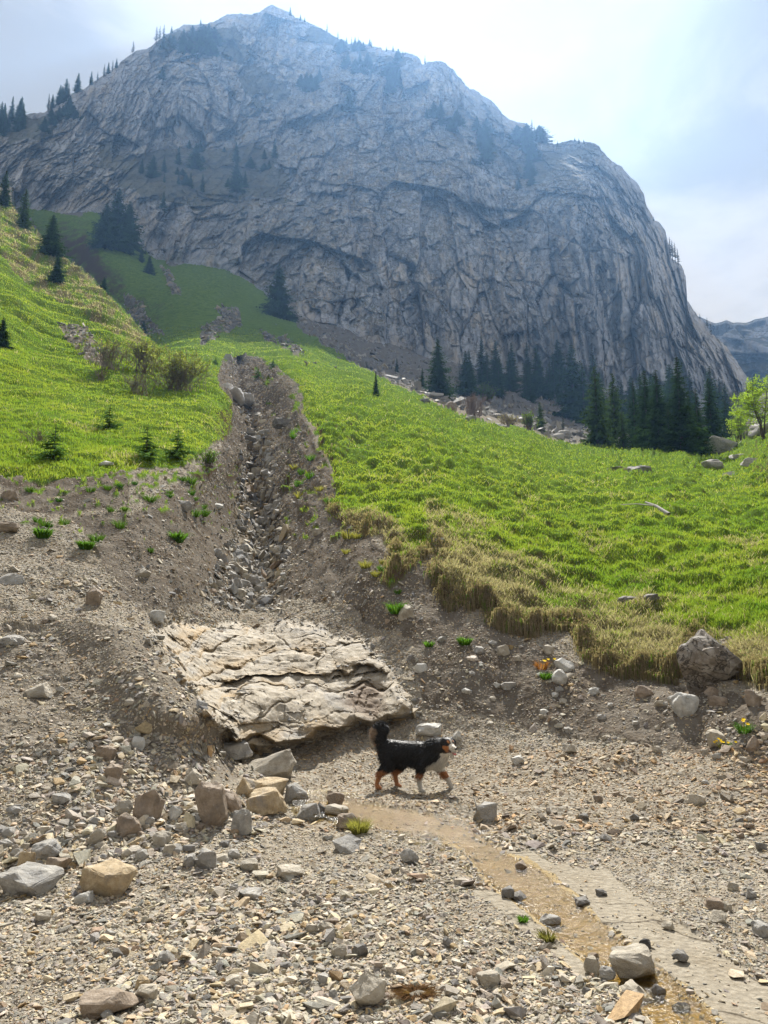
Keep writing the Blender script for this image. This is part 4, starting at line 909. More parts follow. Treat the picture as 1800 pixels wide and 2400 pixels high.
L_ = rg.uniform(.04, .24, n) * (1 + .6 * cf[:, 0]) * np.clip((px - 500) / 600, .45, 1) * np.clip(D / 11, 1, 2)
a = rg.normal(0, .5, n); out_ = np.stack([np.sin(a) + .3 * cf[:, 0], -np.cos(a) * np.ones(n), 0 * a], -1)
p1 = P + out_ * (L_ * .45)[:, None] + np.array([0, 0, .03]); p2 = P + out_ * (L_ * .62)[:, None] - np.array([0, 0, 1.0]) * (L_ * .8)[:, None]
wd = np.clip(1.3 * D / FOC, .005, .05); sd2 = np.stack([np.ones(n), 0 * a, 0 * a], -1) * (wd / 2)[:, None]
V = np.stack([P - sd2, P + sd2, p1 + sd2 * .8, p1 - sd2 * .8, p2], 1).reshape(-1, 3)
i = (np.arange(n) * 5)[:, None, None]; F = (np.array([[0, 1, 2], [0, 2, 3], [3, 2, 4]])[None] + i).reshape(-1, 3)
col = np.array([[.34, .28, .19]]) * rg.uniform(.45, 1.15, (n, 1)) * (1 + .4 * cf); gk = rg.uniform(0, 1, n) < .09; col = np.where(gk[:, None], np.array([[.12, .22, .03]]) * rg.uniform(.7, 1.3, (n, 1)), col)
tag(link('straw_fringe', mesh('straw_fringe', V, F, M_grass, False, {'Col': np.repeat(np.clip(col, .01, 1), 5, 0)})), kind='stuff')
# ---------------------------------------------------------------- single tufts, herbs and flowers
def tuft(px, py, wpx, col, label, cat='grass tuft', name='grass_tuft', n=260, group=None, wide=1.0, seed=1, flowers=0):
    r = np.random.default_rng(seed); p = at_g(px, py); s = wpx * p[1] / FOC
    th = r.uniform(0, 2 * np.pi, n); rr = s * .28 * np.sqrt(r.uniform(0, 1, n)); B = np.stack([rr * np.cos(th), rr * np.sin(th) * .8, 0 * th - .01], -1)
    dv = np.stack([np.cos(th), np.sin(th), 0 * th], -1)
    V, F, CC = blades(B, np.tile([0, 0, 1.0], (n, 1)), s * r.uniform(.35, .8, n), np.full(n, max(.006, s * .03 * wide)), r.uniform(.3, 1.2, n), np.array(col)[None] * r.uniform(.6, 1.3, (n, 1)), r, .4, dv)
    root = link(name, None if flowers else mesh(name, V, F, M_grass, False, {'Col': CC})); root.location = p
    tag(root, label, cat, group)
    if flowers:
        link('leaf', mesh('leaf', V, F, M_grass, False, {'Col': CC}), root)
        for k in range(flowers):
            bm = bmesh.new(); q = Vector((r.normal(0, s * .4), r.normal(0, s * .25), s * r.uniform(.35, .7))); R = s * .10
            c0 = bm.verts.new(q); ring = [bm.verts.new(q + Vector((math.cos(a) * R * (1 if j % 2 else .8), math.sin(a) * R * .8 - R * .3, math.sin(a) * R * .5 + .004))) for j, a in enumerate(np.linspace(0, 2 * math.pi, 12, endpoint=False))]
            for j in range(12): bm.faces.new((c0, ring[j], ring[(j + 1) % 12]))
            g0_ = bm.verts.new((q.x * .5, q.y * .5, 0)); g1_ = bm.verts.new((q.x * .5 + .004, q.y * .5, 0)); bm.faces.new((g0_, g1_, c0))
            me = bpy.data.meshes.new('flower'); bm.to_mesh(me); bm.free(); me.materials.append(M_yellow); link('flower', me, root)
    return root
M_yellow, t, b = newmat('yellow petals'); b.inputs['Base Color'].default_value = (0.80, 0.55, 0.01, 1); b.inputs['Emission Strength'].default_value = 0
GRN = (.08, .17, .024); DGR = (.05, .12, .02); YGR = (.25, .24, .07)
tuft(842, 1955, 52, YGR, 'yellow-green grass tuft growing against the grey-brown rock beside the puddle', n=420, seed=2)
tuft(415, 1270, 44, GRN, 'bright green herb alone on the left gully bank', 'herb', 'herb', seed=3, wide=3, n=160)
tuft(1090, 1520, 34, GRN, 'bright green herb in the dark soil below the turf corner', 'herb', 'herb', seed=4, wide=3, n=120)
tuft(1005, 1512, 26, GRN, 'small green herb left of the bright one in the dark soil', 'herb', 'herb', seed=5, wide=3, n=90)
tuft(930, 1440, 50, GRN, 'green tuft sprouting below the gully corner of the turf', seed=6, n=300)
tuft(1280, 1605, 30, GRN, 'green herb left of the two white rocks in the bank', 'herb', 'herb', seed=7, wide=2, n=120)
tuft(200, 1290, 40, GRN, 'green herb clump on the scree below the left turf', 'herb', 'herb', seed=8, wide=3, n=200)
tuft(100, 1262, 44, GRN, 'green herb clump at the far left below the turf', 'herb', 'herb', seed=9, wide=3, n=200)
tuft(1745, 1718, 46, DGR, 'dark green plant with yellow blooms at the right edge', 'plant', 'coltsfoot', seed=10, n=140, flowers=3)
tuft(1698, 1752, 34, DGR, 'coltsfoot with yellow blooms beside the yellowish rock', 'flower', 'coltsfoot', seed=12, n=60, flowers=8)
tuft(1270, 1572, 38, (.28, .12, .04), 'reddish coltsfoot with small yellow blooms in the dark soil', 'flower', 'coltsfoot', seed=13, n=90, flowers=4)
tuft(972, 2338, 88, (.16, .095, .05), 'flat patch of dry brown moss on the front gravel', 'moss', 'dry_moss', seed=14, n=900).scale = (1, .6, .25)
tuft(1282, 2205, 40, (.16, .15, .05), 'dry grass clump on the stream bank right of the gravel', seed=15, n=200)
tuft(1225, 2160, 26, GRN, 'small green moss clump at the stream edge', 'moss', 'moss', seed=16, n=120)
RR = random.Random(8)
for k in range(26):
    x, y = inside([(60,1140),(300,1120),(480,1110),(500,1200),(420,1290),(260,1290),(100,1260)])()
    tuft(x, y, RR.uniform(16, 40), (.07, .14, .022) if k % 3 else DGR, 'one of the green tufts on the scree below the left turf edge', group='tufts below the left turf edge', seed=40 + k, n=150, wide=1.0)
for k in range(18):
    x, y = inside([(700,1000),(760,1100),(770,1190),(880,1270),(960,1400),(900,1420),(800,1300),(700,1180),(660,1050)])()
    tuft(x, y, RR.uniform(18, 36), YGR if k % 2 else GRN, 'one of the small tufts on the right wall of the gully', group='tufts on the gully wall', seed=80 + k, n=110, wide=1.5)
# ================================================================ TREES
M_bark, t, b = newmat('bark'); nb = NB(t); nb.l(nb.ramp(nb.noise(nb.pos((1, 1, .3)), 9, 6, .7), [(0.3, (.04, .032, .025)), (.7, (.13, .105, .085))]), b.inputs['Base Color'])
M_need = leafmat('spruce needles', 0.8, 0.18); M_leaf = leafmat('young leaves', 1.1, 0.5)
def tube(paths, rad, k=4):                    # paths: list of (list of points, r0, r1)
    V = []; F = []
    for pts, r0, r1 in paths:
        o = len(V); n = len(pts)
        for i, p in enumerate(pts):
            d = (pts[min(i + 1, n - 1)] - pts[max(i - 1, 0)]); d.normalize(); a = d.orthogonal().normalized(); b2 = d.cross(a); r = r0 + (r1 - r0) * i / (n - 1)
            for j in range(k):
                an = 2 * math.pi * j / k; q = p + (a * math.cos(an) + b2 * math.sin(an)) * r; V.append(q[:])
        for i in range(n - 1):
            for j in range(k): F.append((o + i * k + j, o + i * k + (j + 1) % k, o + (i + 1) * k + (j + 1) % k, o + (i + 1) * k + j))
    return np.array(V), np.array(F)
def spruce_mesh(seed, R=0.18, dens=1.0, nwh=34, bare=0.0, tone=(.028, .055, .018)):
    """unit-height spruce: drooping whorls of needle sprays"""
    r = np.random.default_rng(seed); V = []; C_ = []
    for k in range(nwh):
        z0 = 0.03 + bare + (0.965 - bare) * (k / nwh) ** 0.93; rad = R * (1 - z0) ** 0.80 * r.uniform(.80, 1.12) + 0.006
        nb_ = max(4, int((13 - 5 * z0) * dens))
        gap = r.uniform(0, 2 * np.pi)
        for j in range(nb_):
            an = r.uniform(0, 2 * np.pi); rl = rad * r.uniform(.5, 1.3) * (.72 + .28 * abs(np.sin((an - gap) / 2)) * 1.3); dr = -r.uniform(.10, .42); u = np.array([np.cos(an), np.sin(an), 0]); sdv = np.array([-np.sin(an), np.cos(an), 0])
            ns = int(5 + 9 * rl / R); c = np.array(tone) * r.uniform(.6, 1.45)
            for q in range(ns):
                t_ = (q + r.uniform(0, 1)) / ns; p = u * rl * t_ + np.array([0, 0, z0 + rl * (dr * t_ + .22 * t_ * t_)])
                ln = rl * r.uniform(.20, .40) * (1.15 - t_) + .008; dd = u * r.uniform(.2, 1) + sdv * r.uniform(-1.1, 1.1) + np.array([0, 0, -r.uniform(.15, .95)]); dd /= np.linalg.norm(dd)
                wv = np.cross(dd, r.normal(size=3)); wv /= np.linalg.norm(wv) + 1e-6; wv *= ln * .30
                V += [p - wv, p + wv, p + dd * ln]; cc_ = c * (1 + .5 * t_) ; C_ += [cc_] * 3
    V = np.array(V); F = np.arange(len(V)).reshape(-1, 3)
    tr = [Vector((0, 0, -.06)), Vector((.002, .001, .3)), Vector((-.002, 0, .65)), Vector((0, 0, .99))]
    TV, TF = tube([(tr, .016, .002)], 0, 6)
    return mesh('crown', V, F, M_need, False, {'Col': np.clip(np.array(C_), .004, 1)}), mesh('trunk', TV, TF, M_bark, True)
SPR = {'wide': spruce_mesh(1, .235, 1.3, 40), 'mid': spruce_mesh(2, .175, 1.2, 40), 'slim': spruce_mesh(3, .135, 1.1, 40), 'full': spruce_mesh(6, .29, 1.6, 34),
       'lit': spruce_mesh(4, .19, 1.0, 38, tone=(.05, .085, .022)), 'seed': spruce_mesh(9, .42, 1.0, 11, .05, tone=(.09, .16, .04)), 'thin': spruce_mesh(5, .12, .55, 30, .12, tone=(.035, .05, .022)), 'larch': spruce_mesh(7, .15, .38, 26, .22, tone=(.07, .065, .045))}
RT = random.Random(21)
def spruce(kind, x, top, base, label, group=None, cat='spruce', ground='g', wf=1.0, name='spruce_tree', pos=None):
    p = pos if pos is not None else (at_g(x, base) if ground == 'g' else at_m(x, base))
    D = p[1]; el_t = unproj(np.array([float(x)]), np.array([float(top)]), np.array([D]))[0][2]; h = max(el_t - p[2], 1.0)
    crown, trunk = SPR[kind]; root = link(name, None); root.location = (p[0], p[1], p[2] - .01 * h); wf *= 1.3; root.scale = (h * wf, h * wf, h); root.rotation_euler = (0, 0, RT.uniform(0, 6.28))
    link('crown', crown, root); link('trunk', trunk, root)
    return tag(root, label, cat, group)
for a in (('wide',1027,790,930,'broad dark spruce standing alone left of the row at the foot of the cliff'),
 ('wide',1093,820,930,'broad spruce second from the left in the row under the cliff'),
 ('slim',1130,783,905,'slender tall spruce behind the second one in the row under the cliff'),
 ('mid',1163,795,912,'dark spruce third in the row under the cliff'),('mid',1201,800,912,'dark spruce above the green bush in the row under the cliff'),
 ('slim',1234,842,935,'short slim spruce between two taller ones under the cliff'),('mid',1261,802,935,'tall dark spruce right of the short slim one under the cliff'),
 ('slim',1290,842,935,'narrow spruce left of the massive one under the cliff'),('wide',1345,803,985,'massive dark spruce in the middle of the right-hand row'),
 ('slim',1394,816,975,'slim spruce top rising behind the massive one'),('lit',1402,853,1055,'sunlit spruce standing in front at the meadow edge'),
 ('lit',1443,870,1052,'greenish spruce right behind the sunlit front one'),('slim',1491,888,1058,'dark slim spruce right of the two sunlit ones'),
 ('mid',1520,862,1064,'dark spruce with forked top left of the tallest pair'),('mid',1548,862,1068,'dark spruce in the thick of the meadow edge stand'),
 ('mid',1600,830,1072,'tallest spruce of the meadow edge stand with loose branches'),('slim',1640,905,1072,'low slim spruce right of the tallest one'),
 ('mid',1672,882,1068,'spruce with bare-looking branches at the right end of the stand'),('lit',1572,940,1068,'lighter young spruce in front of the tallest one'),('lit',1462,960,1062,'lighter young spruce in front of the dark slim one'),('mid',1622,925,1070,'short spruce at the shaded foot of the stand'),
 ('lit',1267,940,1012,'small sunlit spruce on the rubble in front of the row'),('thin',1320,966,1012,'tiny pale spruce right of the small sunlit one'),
 ('slim',990,860,908,'small spruce left of the broad dark one under the cliff'),('slim',930,838,876,'tiny spruce on the scree below the cliff'),
 ('slim',881,868,933,'lone young spruce with thin branches in the middle of the meadow'),
 ('full',652,615,745,'lone broad spruce in the centre against the foot of the cliff'),
 ('full',272,438,584,'tallest spruce of the clump at the upper left slope'),('full',300,468,575,'bushy spruce right of the tallest in the upper left clump'),('full',245,472,582,'left spruce of the clump at the upper left slope'),('mid',326,490,560,'thin-topped spruce at the right of the upper left clump'),
 ('mid',331,575,615,'small spruce above the pair below the upper left clump'),('full',349,598,642,'small bushy spruce below the upper left clump'),
 ('full',119,500,602,'bushy dark spruce on the ridge of the left hill'),('lit',55,440,530,'sunlit larch-like tree on the ridge at the far left'),('mid',8,398,490,'dark tree at the left photo border on the hill'),
 ('full',132,595,668,'round dark conifer below the ridge on the left hill'),('full',4,742,806,'dark low conifer cut by the left border'),
 ('full',243,648,684,'small round bush conifer on the left hill ridge'),('full',336,752,780,'tiny bush on the end of the left hill ridge')):
    spruce(*a)
# seedlings in the turf
for x, y, s, lab in ((125,1085,30,'spruce seedling in the grass at the far left turf edge'),(342,1085,40,'larger spruce seedling in the grass near the left turf edge'),(415,1082,34,'spruce seedling right of the larger one near the turf edge'),
                     (255,1008,22,'tiny seedling high in the left grass'),(605,885,20,'dark seedling on the right lip of the upper gully'),(505,858,24,'thin dead-looking seedling at the gully head'),(640,862,26,'dark juniper bush on the right lip of the upper gully')):
    spruce('seed', x, y - s * .38, y, lab, wf=1.2, cat='seedling', name='spruce_seedling')
for k in range(24):
    x = RT.uniform(1360, 1720); b0 = RT.uniform(985, 1035); spruce(RT.choice(['mid', 'slim', 'wide']), x, b0 - RT.uniform(80, 165), b0, 'one of the dark spruces crowded behind the meadow edge stand', 'spruces behind the stand')
for k in range(16):
    x = RT.uniform(1080, 1370); b0 = RT.uniform(900, 950); spruce(RT.choice(['mid', 'wide', 'slim']), x, b0 - RT.uniform(60, 115), b0, 'x', 'spruces filling the row under the cliff')
# trees on the mountain
def grove(poly, n, hr, label, group, kinds=('mid', 'wide', 'slim', 'full'), wr=(1.3, 2.0)):
    f = inside(poly)
    for k in range(n):
        x, y = f(); h = RT.uniform(*hr); y = max(y, skyy(x) + 2); spruce(RT.choice(kinds), x, y - h, y, label, group, ground='m', wf=RT.uniform(*wr))
for a in (('full',458,333,396,'broad dark spruce in the middle of the cliff ledge'),('full',358,362,417,'dark broad spruce at the left of the cliff ledge'),('mid',332,370,408,'small spruce next to the broad one at the left of the ledge'),
 ('mid',384,366,402,'small spruce right of the broad one at the left of the ledge'),('slim',418,340,386,'slender spruce left of the broad middle one on the ledge'),('slim',446,402,442,'narrow spruce at the lower rim of the ledge centre'),
 ('slim',474,405,450,'narrow spruce right of the one at the lower rim'),('mid',553,330,382,'spruce on the upper right of the ledge'),('wide',553,372,450,'big dark spruce at the right of the ledge'),('mid',574,400,440,'spruce leaning on the big one at the right of the ledge'),
 ('full',534,415,438,'low spruce left of the big one at the right of the ledge'),('slim',643,322,370,'lone spruce on the cliff right of the ledge'),('mid',382,448,494,'lone spruce in the cliff face below the ledge'),('full',380,155,184,'small round tree on the pale dome under the left ridge'),
 ('wide',818,205,262,'pointed dark spruce high on the central face'),('slim',418,404,432,'little spruce at the lower left rim of the ledge'),('slim',385,405,428,'tiny spruce at the far lower left rim of the ledge')):
    spruce(*a, ground='m')
grove([(315,345),(640,345),(640,430),(330,440)], 14, (14, 30), 'one of the small spruces dotted over the cliff ledge', 'small spruces on the ledge')
grove([(365,108),(420,80),(500,85),(545,150),(470,128),(380,122)], 26, (22, 40), 'one of the dark spruces in the wood below the left summit ridge', 'wood below the left ridge')
grove([(700,185),(770,180),(770,222),(700,228)], 8, (22, 42), 'one of the dark spruces in the hollow below the summit', 'spruces in the summit hollow')
grove([(785,105),(880,112),(880,175),(790,180)], 14, (20, 38), 'one of the shaded spruces just below the right summit ridge', 'spruces below the right ridge')
grove([(900,140),(955,135),(950,240),(905,245)], 14, (24, 42), 'one of the shaded spruces left of the notch in the ridge', 'spruces left of the notch')
grove([(985,260),(1040,240),(1080,300),(1060,318),(1000,290)], 12, (24, 44), 'one of the dark spruces in the gully right of the notch', 'spruces right of the notch')
grove([(1110,310),(1155,300),(1155,385),(1125,380)], 10, (26, 44), 'one of the dark spruces in the hollow high on the right', 'spruces in the high right hollow')
grove([(1212,310),(1270,320),(1270,440),(1215,468),(1210,400)], 22, (28, 46), 'one of the dark spruces in the steep chute on the right', 'spruces in the right chute')
grove([(60,290),(180,250),(180,285),(100,325),(60,320)], 9, (22, 40), 'one of the dark bushes of spruce under the left skyline', 'spruces under the left skyline')
grove([(0,290),(62,275),(62,300),(0,330)], 14, (40, 64), 'one of the tall spruces crowded on the left skyline', 'spruces on the left skyline', ('mid', 'slim'), (.8, 1.1))
grove([(1720,800),(1800,810),(1800,860),(1740,850)], 8, (24, 40), 'one of the dark spruces below the far right ridge', 'spruces below the far ridge')
for x, h, kd in ((112,40,'thin'),(122,30,'mid'),(138,46,'mid'),(144,38,'wide'),(153,52,'mid'),(160,34,'thin'),(181,46,'mid'),(213,30,'slim'),(228,20,'thin'),(243,30,'thin'),(253,26,'slim'),(263,24,'thin'),(272,22,'slim'),(311,30,'larch'),
                 (366,36,'larch'),(374,32,'thin'),(383,30,'larch'),(402,14,'slim'),(470,14,'slim'),(680,18,'slim'),(704,12,'slim'),(714,9,'slim'),(766,20,'thin'),(792,18,'thin'),(812,14,'slim'),(824,16,'thin'),(832,16,'mid'),(840,14,'thin'),(866,16,'mid'),(871,14,'thin'),(905,10,'slim'),(921,12,'slim'),(944,7,'slim'),(996,20,'thin'),
                 (1247,28,'larch'),(1253,20,'thin'),(1307,8,'slim'),(1347,8,'mid'),(1357,10,'mid'),(1368,8,'mid'),(1532,8,'slim'),(1572,44,'larch'),(1577,48,'larch'),(1583,44,'larch'),(1590,36,'larch'),(1640,14,'thin'),(1658,24,'larch'),(1667,22,'larch')):
    y = float(skyy(x)) + 4; spruce(kd, x, y - h - 4, y, 'one of the small trees standing singly along the mountain skyline', 'single trees on the skyline', ground='m', cat='tree')
# ---------------------------------------------------------------- shrubs and the leafy tree
def bush(x, base, wpx, hpx, label, seed, nst=40, leaves=2500, lcol=(.20, .22, .07), top=0.45, cat='shrub', name='shrub', bark=(.14, .11, .09), lsz=1.0, spread=1.0):
    r = random.Random(seed); p = at_g(x, base); D = p[1]; h = hpx * D / FOC; w = wpx * D / FOC; paths = []; tips = []
    for k in range(nst):
        a = r.uniform(0, 6.28); lean = r.uniform(.05, 1.0); b0 = Vector((r.gauss(0, w * .13), r.gauss(0, w * .09), -.02)); L_ = h * r.uniform(.65, 1.0) * (1 - .18 * lean)
        e = Vector((math.cos(a) * w * .5 * lean, math.sin(a) * w * .35 * lean, L_)); pts = [b0 + Vector((e.x * t ** 1.3 + r.gauss(0, w * .01), e.y * t ** 1.3, e.z * t)) for t in (0, .25, .5, .75, 1)]
        rr = max(.008, .7 * D / FOC); paths.append((pts, rr, rr * .4))
        for q in range(7):
            t = r.uniform(.3, .95); i = min(int(t * 4), 3); s = pts[i].lerp(pts[i + 1], t * 4 - i); d = Vector((r.gauss(0, 1), r.gauss(0, 1), r.uniform(.3, 1.8))).normalized() * h * r.uniform(.12, .28)
            paths.append(([s, s + d * .5 + Vector((0, 0, .01)), s + d], rr * .5, rr * .25)); tips.append((s, s + d))
    TV, TF = tube(paths, 0, 3); root = link(name, None); root.location = p
    mb, t, b = newmat('twigs'); b.inputs['Base Color'].default_value = (*bark, 1)
    link('stem', mesh('stem', TV, TF, mb, True), root)
    if leaves:
        g = np.random.default_rng(seed); V = []; CL = []
        for k in range(leaves):
            s, e = tips[r.randrange(len(tips))]
            if s.z < h * top * r.uniform(.6, 1.3): continue
            q = s.lerp(e, r.uniform(.1, 1.1)); q = np.array(q[:]) + g.normal(0, h * .015, 3); z = h * .022 * lsz * r.uniform(.6, 1.4) + .6 * D / FOC
            a1 = g.normal(size=3); a1 /= np.linalg.norm(a1); a2 = np.cross(a1, g.normal(size=3)); a2 /= np.linalg.norm(a2)
            V += [q - a1 * z, q + a2 * z * .5, q + a1 * z, q - a2 * z * .5]; CL += [np.array(lcol) * g.uniform(.6, 1.3)] * 4
        if V: link('foliage', mesh('foliage', np.array(V), np.arange(len(V)).reshape(-1, 4), M_leaf, False, {'Col': np.array(CL)}), root)
    return tag(root, label, cat)
bush(415, 925, 190, 100, 'largest willow shrub with fresh yellow-green tops on the left slope', 1, 120, 4800)
bush(335, 890, 120, 92, 'yellow-green shrub left of the largest one on the left slope', 2, 70, 2200, top=.4)
bush(255, 885, 120, 90, 'brownish bare shrub at the left of the shrub group', 3, 60, 700, lcol=(.26, .25, .07), top=.7)
bush(322, 928, 110, 64, 'low bare dark shrub in front of the shrub group', 4, 46, 200, top=.6)
bush(235, 900, 50, 36, 'thin low twiggy bush below the brownish bare shrub', 5, 22, 100)
bush(85, 1040, 90, 40, 'sparse twiggy bush in the grass at the far left', 6, 26, 160, top=.3, lcol=(.2, .25, .05))
bush(490, 1095, 70, 48, 'leafy green bush on the left edge of the gully', 7, 40, 1500, lcol=(.14, .26, .035), top=.1)
bush(555, 1095, 34, 26, 'tiny bare bush hanging at the left gully edge', 8, 16, 60)
bush(1110, 975, 80, 62, 'bare brown shrub at the upper edge of the meadow', 9, 60, 0, bark=(.20, .15, .12))
bush(1190, 1000, 60, 34, 'low yellowish shrub on the rubble beside the bare brown one', 10, 40, 700, lcol=(.24, .22, .10), top=.2, bark=(.2, .15, .12))
bush(1139, 942, 46, 56, 'fresh green bush between the dark spruces under the cliff', 11, 40, 1700, lcol=(.10, .17, .03), top=.1)
bush(1240, 1008, 40, 48, 'greenish bush left of the small sunlit spruce', 12, 30, 1300, lcol=(.13, .20, .04), top=.1)
bush(1745, 1035, 60, 60, 'small bare bush at the foot of the leafy tree', 13, 36, 500, lcol=(.16, .2, .04), top=.3)
def leafy(x, base, wpx, hpx, label, seed):
    r = random.Random(seed); p = at_g(x, base); D = p[1]; h = hpx * D / FOC; w = wpx * D / FOC; g = np.random.default_rng(seed); paths = []; cl = []
    for k in range(4):
        a = r.uniform(0, 6.28); b0 = Vector((r.gauss(0, .15), r.gauss(0, .15), 0)); e = Vector((math.cos(a) * w * .22, math.sin(a) * w * .2, h * r.uniform(.8, .98)))
        pts = [b0 + Vector((e.x * t + r.gauss(0, .05), e.y * t, e.z * t)) for t in (0, .2, .4, .6, .8, 1)]; paths.append((pts, h * .014, h * .003))
        for q in range(16):
            t = r.uniform(.28, 1); i = min(int(t * 5), 4); s = pts[i].lerp(pts[i + 1], t * 5 - i); a = r.uniform(0, 6.28); d = Vector((math.cos(a), math.sin(a), r.uniform(.1, .7))) * w * r.uniform(.15, .42) * (1.15 - .5 * t)
            m_ = s + d * .5 + Vector((0, 0, -.05 * h * .2)); paths.append(([s, m_, s + d], h * .004, h * .0015))
            for u in range(6): cl.append(s + d * r.uniform(.35, 1.05) + Vector((r.gauss(0, .03 * w), r.gauss(0, .03 * w), r.gauss(0, .02 * h))))
    root = link('leafy_tree', None); root.location = p; TV, TF = tube(paths, 0, 5); link('trunk', mesh('trunk', TV, TF, M_bark, True), root)
    V = []; CL = []
    for c in cl:
        c = np.array(c[:]); tone = g.uniform(.6, 1.2)
        for k in range(16):
            q = c + g.normal(0, h * .022, 3); z = h * .0105 * g.uniform(.6, 1.4); a1 = g.normal(size=3); a1 /= np.linalg.norm(a1); a2 = np.cross(a1, g.normal(size=3)); a2 /= np.linalg.norm(a2)
            V += [q - a1 * z, q + a2 * z * .6, q + a1 * z, q - a2 * z * .6]; CL += [np.array((.26, .36, .05)) * tone * g.uniform(.8, 1.2)] * 4
    link('crown', mesh('crown', np.array(V), np.arange(len(V)).reshape(-1, 4), M_leaf, False, {'Col': np.array(CL)}), root)
    return tag(root, label, 'tree')
leafy(1785, 1040, 180, 165, 'leafy tree with fresh light green leaves at the right edge', 4)
leafy(1730, 1048, 70, 90, 'smaller green sapling left of the leafy tree', 6)
# dead branch in the grass
p = at_g(1515, 1207); q = at_g(1568, 1220); a = Vector(p) + Vector((0, 0, .12)); b2 = Vector(q) + Vector((0, 0, .12)); c = a.lerp(b2, .45) + Vector((0, 0, .05))
TV, TF = tube([([a, c, b2], .035, .06), ([c, c + Vector((-.45, .35, .12)), c + Vector((-.9, .4, .1))], .02, .01)], 0, 6)
m, t, b = newmat('bleached wood'); b.inputs['Base Color'].default_value = (.42, .40, .38, 1)
tag(link('dead_branch', mesh('dead_branch', TV, TF, m, True)), 'bleached dead branch lying in the green meadow on the right', 'branch')
# ================================================================ DOG
def ell(bm, c, r, rot=None, sub=3):
    mt_ = Matrix.Translation(c) @ (rot.to_matrix().to_4x4() if rot else Matrix.Identity(4)) @ Matrix.Diagonal((*r, 1))
    bmesh.ops.create_icosphere(bm, subdivisions=sub, radius=1.0, matrix=mt_)
def capsule(bm, a, b, ra, rb, n=6):
    a = Vector(a); b = Vector(b)
    for k in range(n + 1):
        t = k / n; r = ra + (rb - ra) * t; ell(bm, a.lerp(b, t), (r, r, r), sub=2)
bm = bmesh.new()
def chain(pts):
    for (p0, r0), (p1, r1) in zip(pts[:-1], pts[1:]):
        n = max(3, int((Vector(p1) - Vector(p0)).length / (min(r0, r1) * .16))); capsule(bm, p0, p1, r0, r1, n)
chain([((-.25, 0, .385), .115), ((-.10, 0, .375), .118), ((.06, 0, .365), .130), ((.19, 0, .36), .135), ((.27, 0, .375), .115)])     # trunk, deep chest
chain([((.24, 0, .42), .115), ((.33, -.02, .455), .092), ((.385, -.045, .475), .072)])                                             # neck
HD = Vector((math.cos(math.radians(-42)), math.sin(math.radians(-42)), -0.06)).normalized(); HS = Vector((-HD.y, HD.x, 0)).normalized(); HU = HD.cross(HS) * -1
if HU.z < 0: HU = -HU
HC = Vector((.405, -.055, .492)); EUL = Matrix((HD, HS, HU)).transposed().to_quaternion()
ell(bm, HC, (.078, .070, .066), EUL)
mz0 = HC + HD * .055 - HU * .018; mz1 = HC + HD * .128 - HU * .028
chain([(mz0[:], .040), (mz1[:], .027)])
jw0 = HC + HD * .04 - HU * .045; jw1 = HC + HD * .10 - HU * .098
chain([(jw0[:], .024), (jw1[:], .015)])
for s in (1, -1):                                                     # folded ears
    e0 = HC + HS * (s * .052) + HU * .050 - HD * .01; e1 = HC + HS * (s * .083) + HU * .018 - HD * .0; e2 = HC + HS * (s * .084) - HU * .028 + HD * .012
    chain([(e0[:], .017), (e1[:], .020), (e2[:], .010)])
chain([((.30, -.01, .33), .085), ((.345, -.015, .40), .07)])                                                                       # ruff
# legs: near hind, far hind, near front, far front
chain([((-.25, -.06, .35), .082), ((-.225, -.075, .25), .060), ((-.33, -.08, .155), .030), ((-.365, -.08, .045), .021), ((-.355, -.08, .02), .025), ((-.325, -.08, .014), .020)])
chain([((-.22, .06, .35), .080), ((-.13, .07, .245), .056), ((-.215, .07, .145), .029), ((-.195, .07, .04), .021), ((-.185, .07, .02), .025), ((-.155, .07, .014), .020)])
chain([((.17, -.075, .33), .072), ((.115, -.08, .215), .040), ((.105, -.08, .11), .026), ((.115, -.08, .035), .022), ((.125, -.08, .02), .026), ((.155, -.08, .014), .020)])
chain([((.25, .06, .32), .068), ((.30, .065, .215), .038), ((.375, .065, .115), .026), ((.41, .065, .035), .022), ((.42, .065, .02), .026), ((.455, .065, .014), .021)])
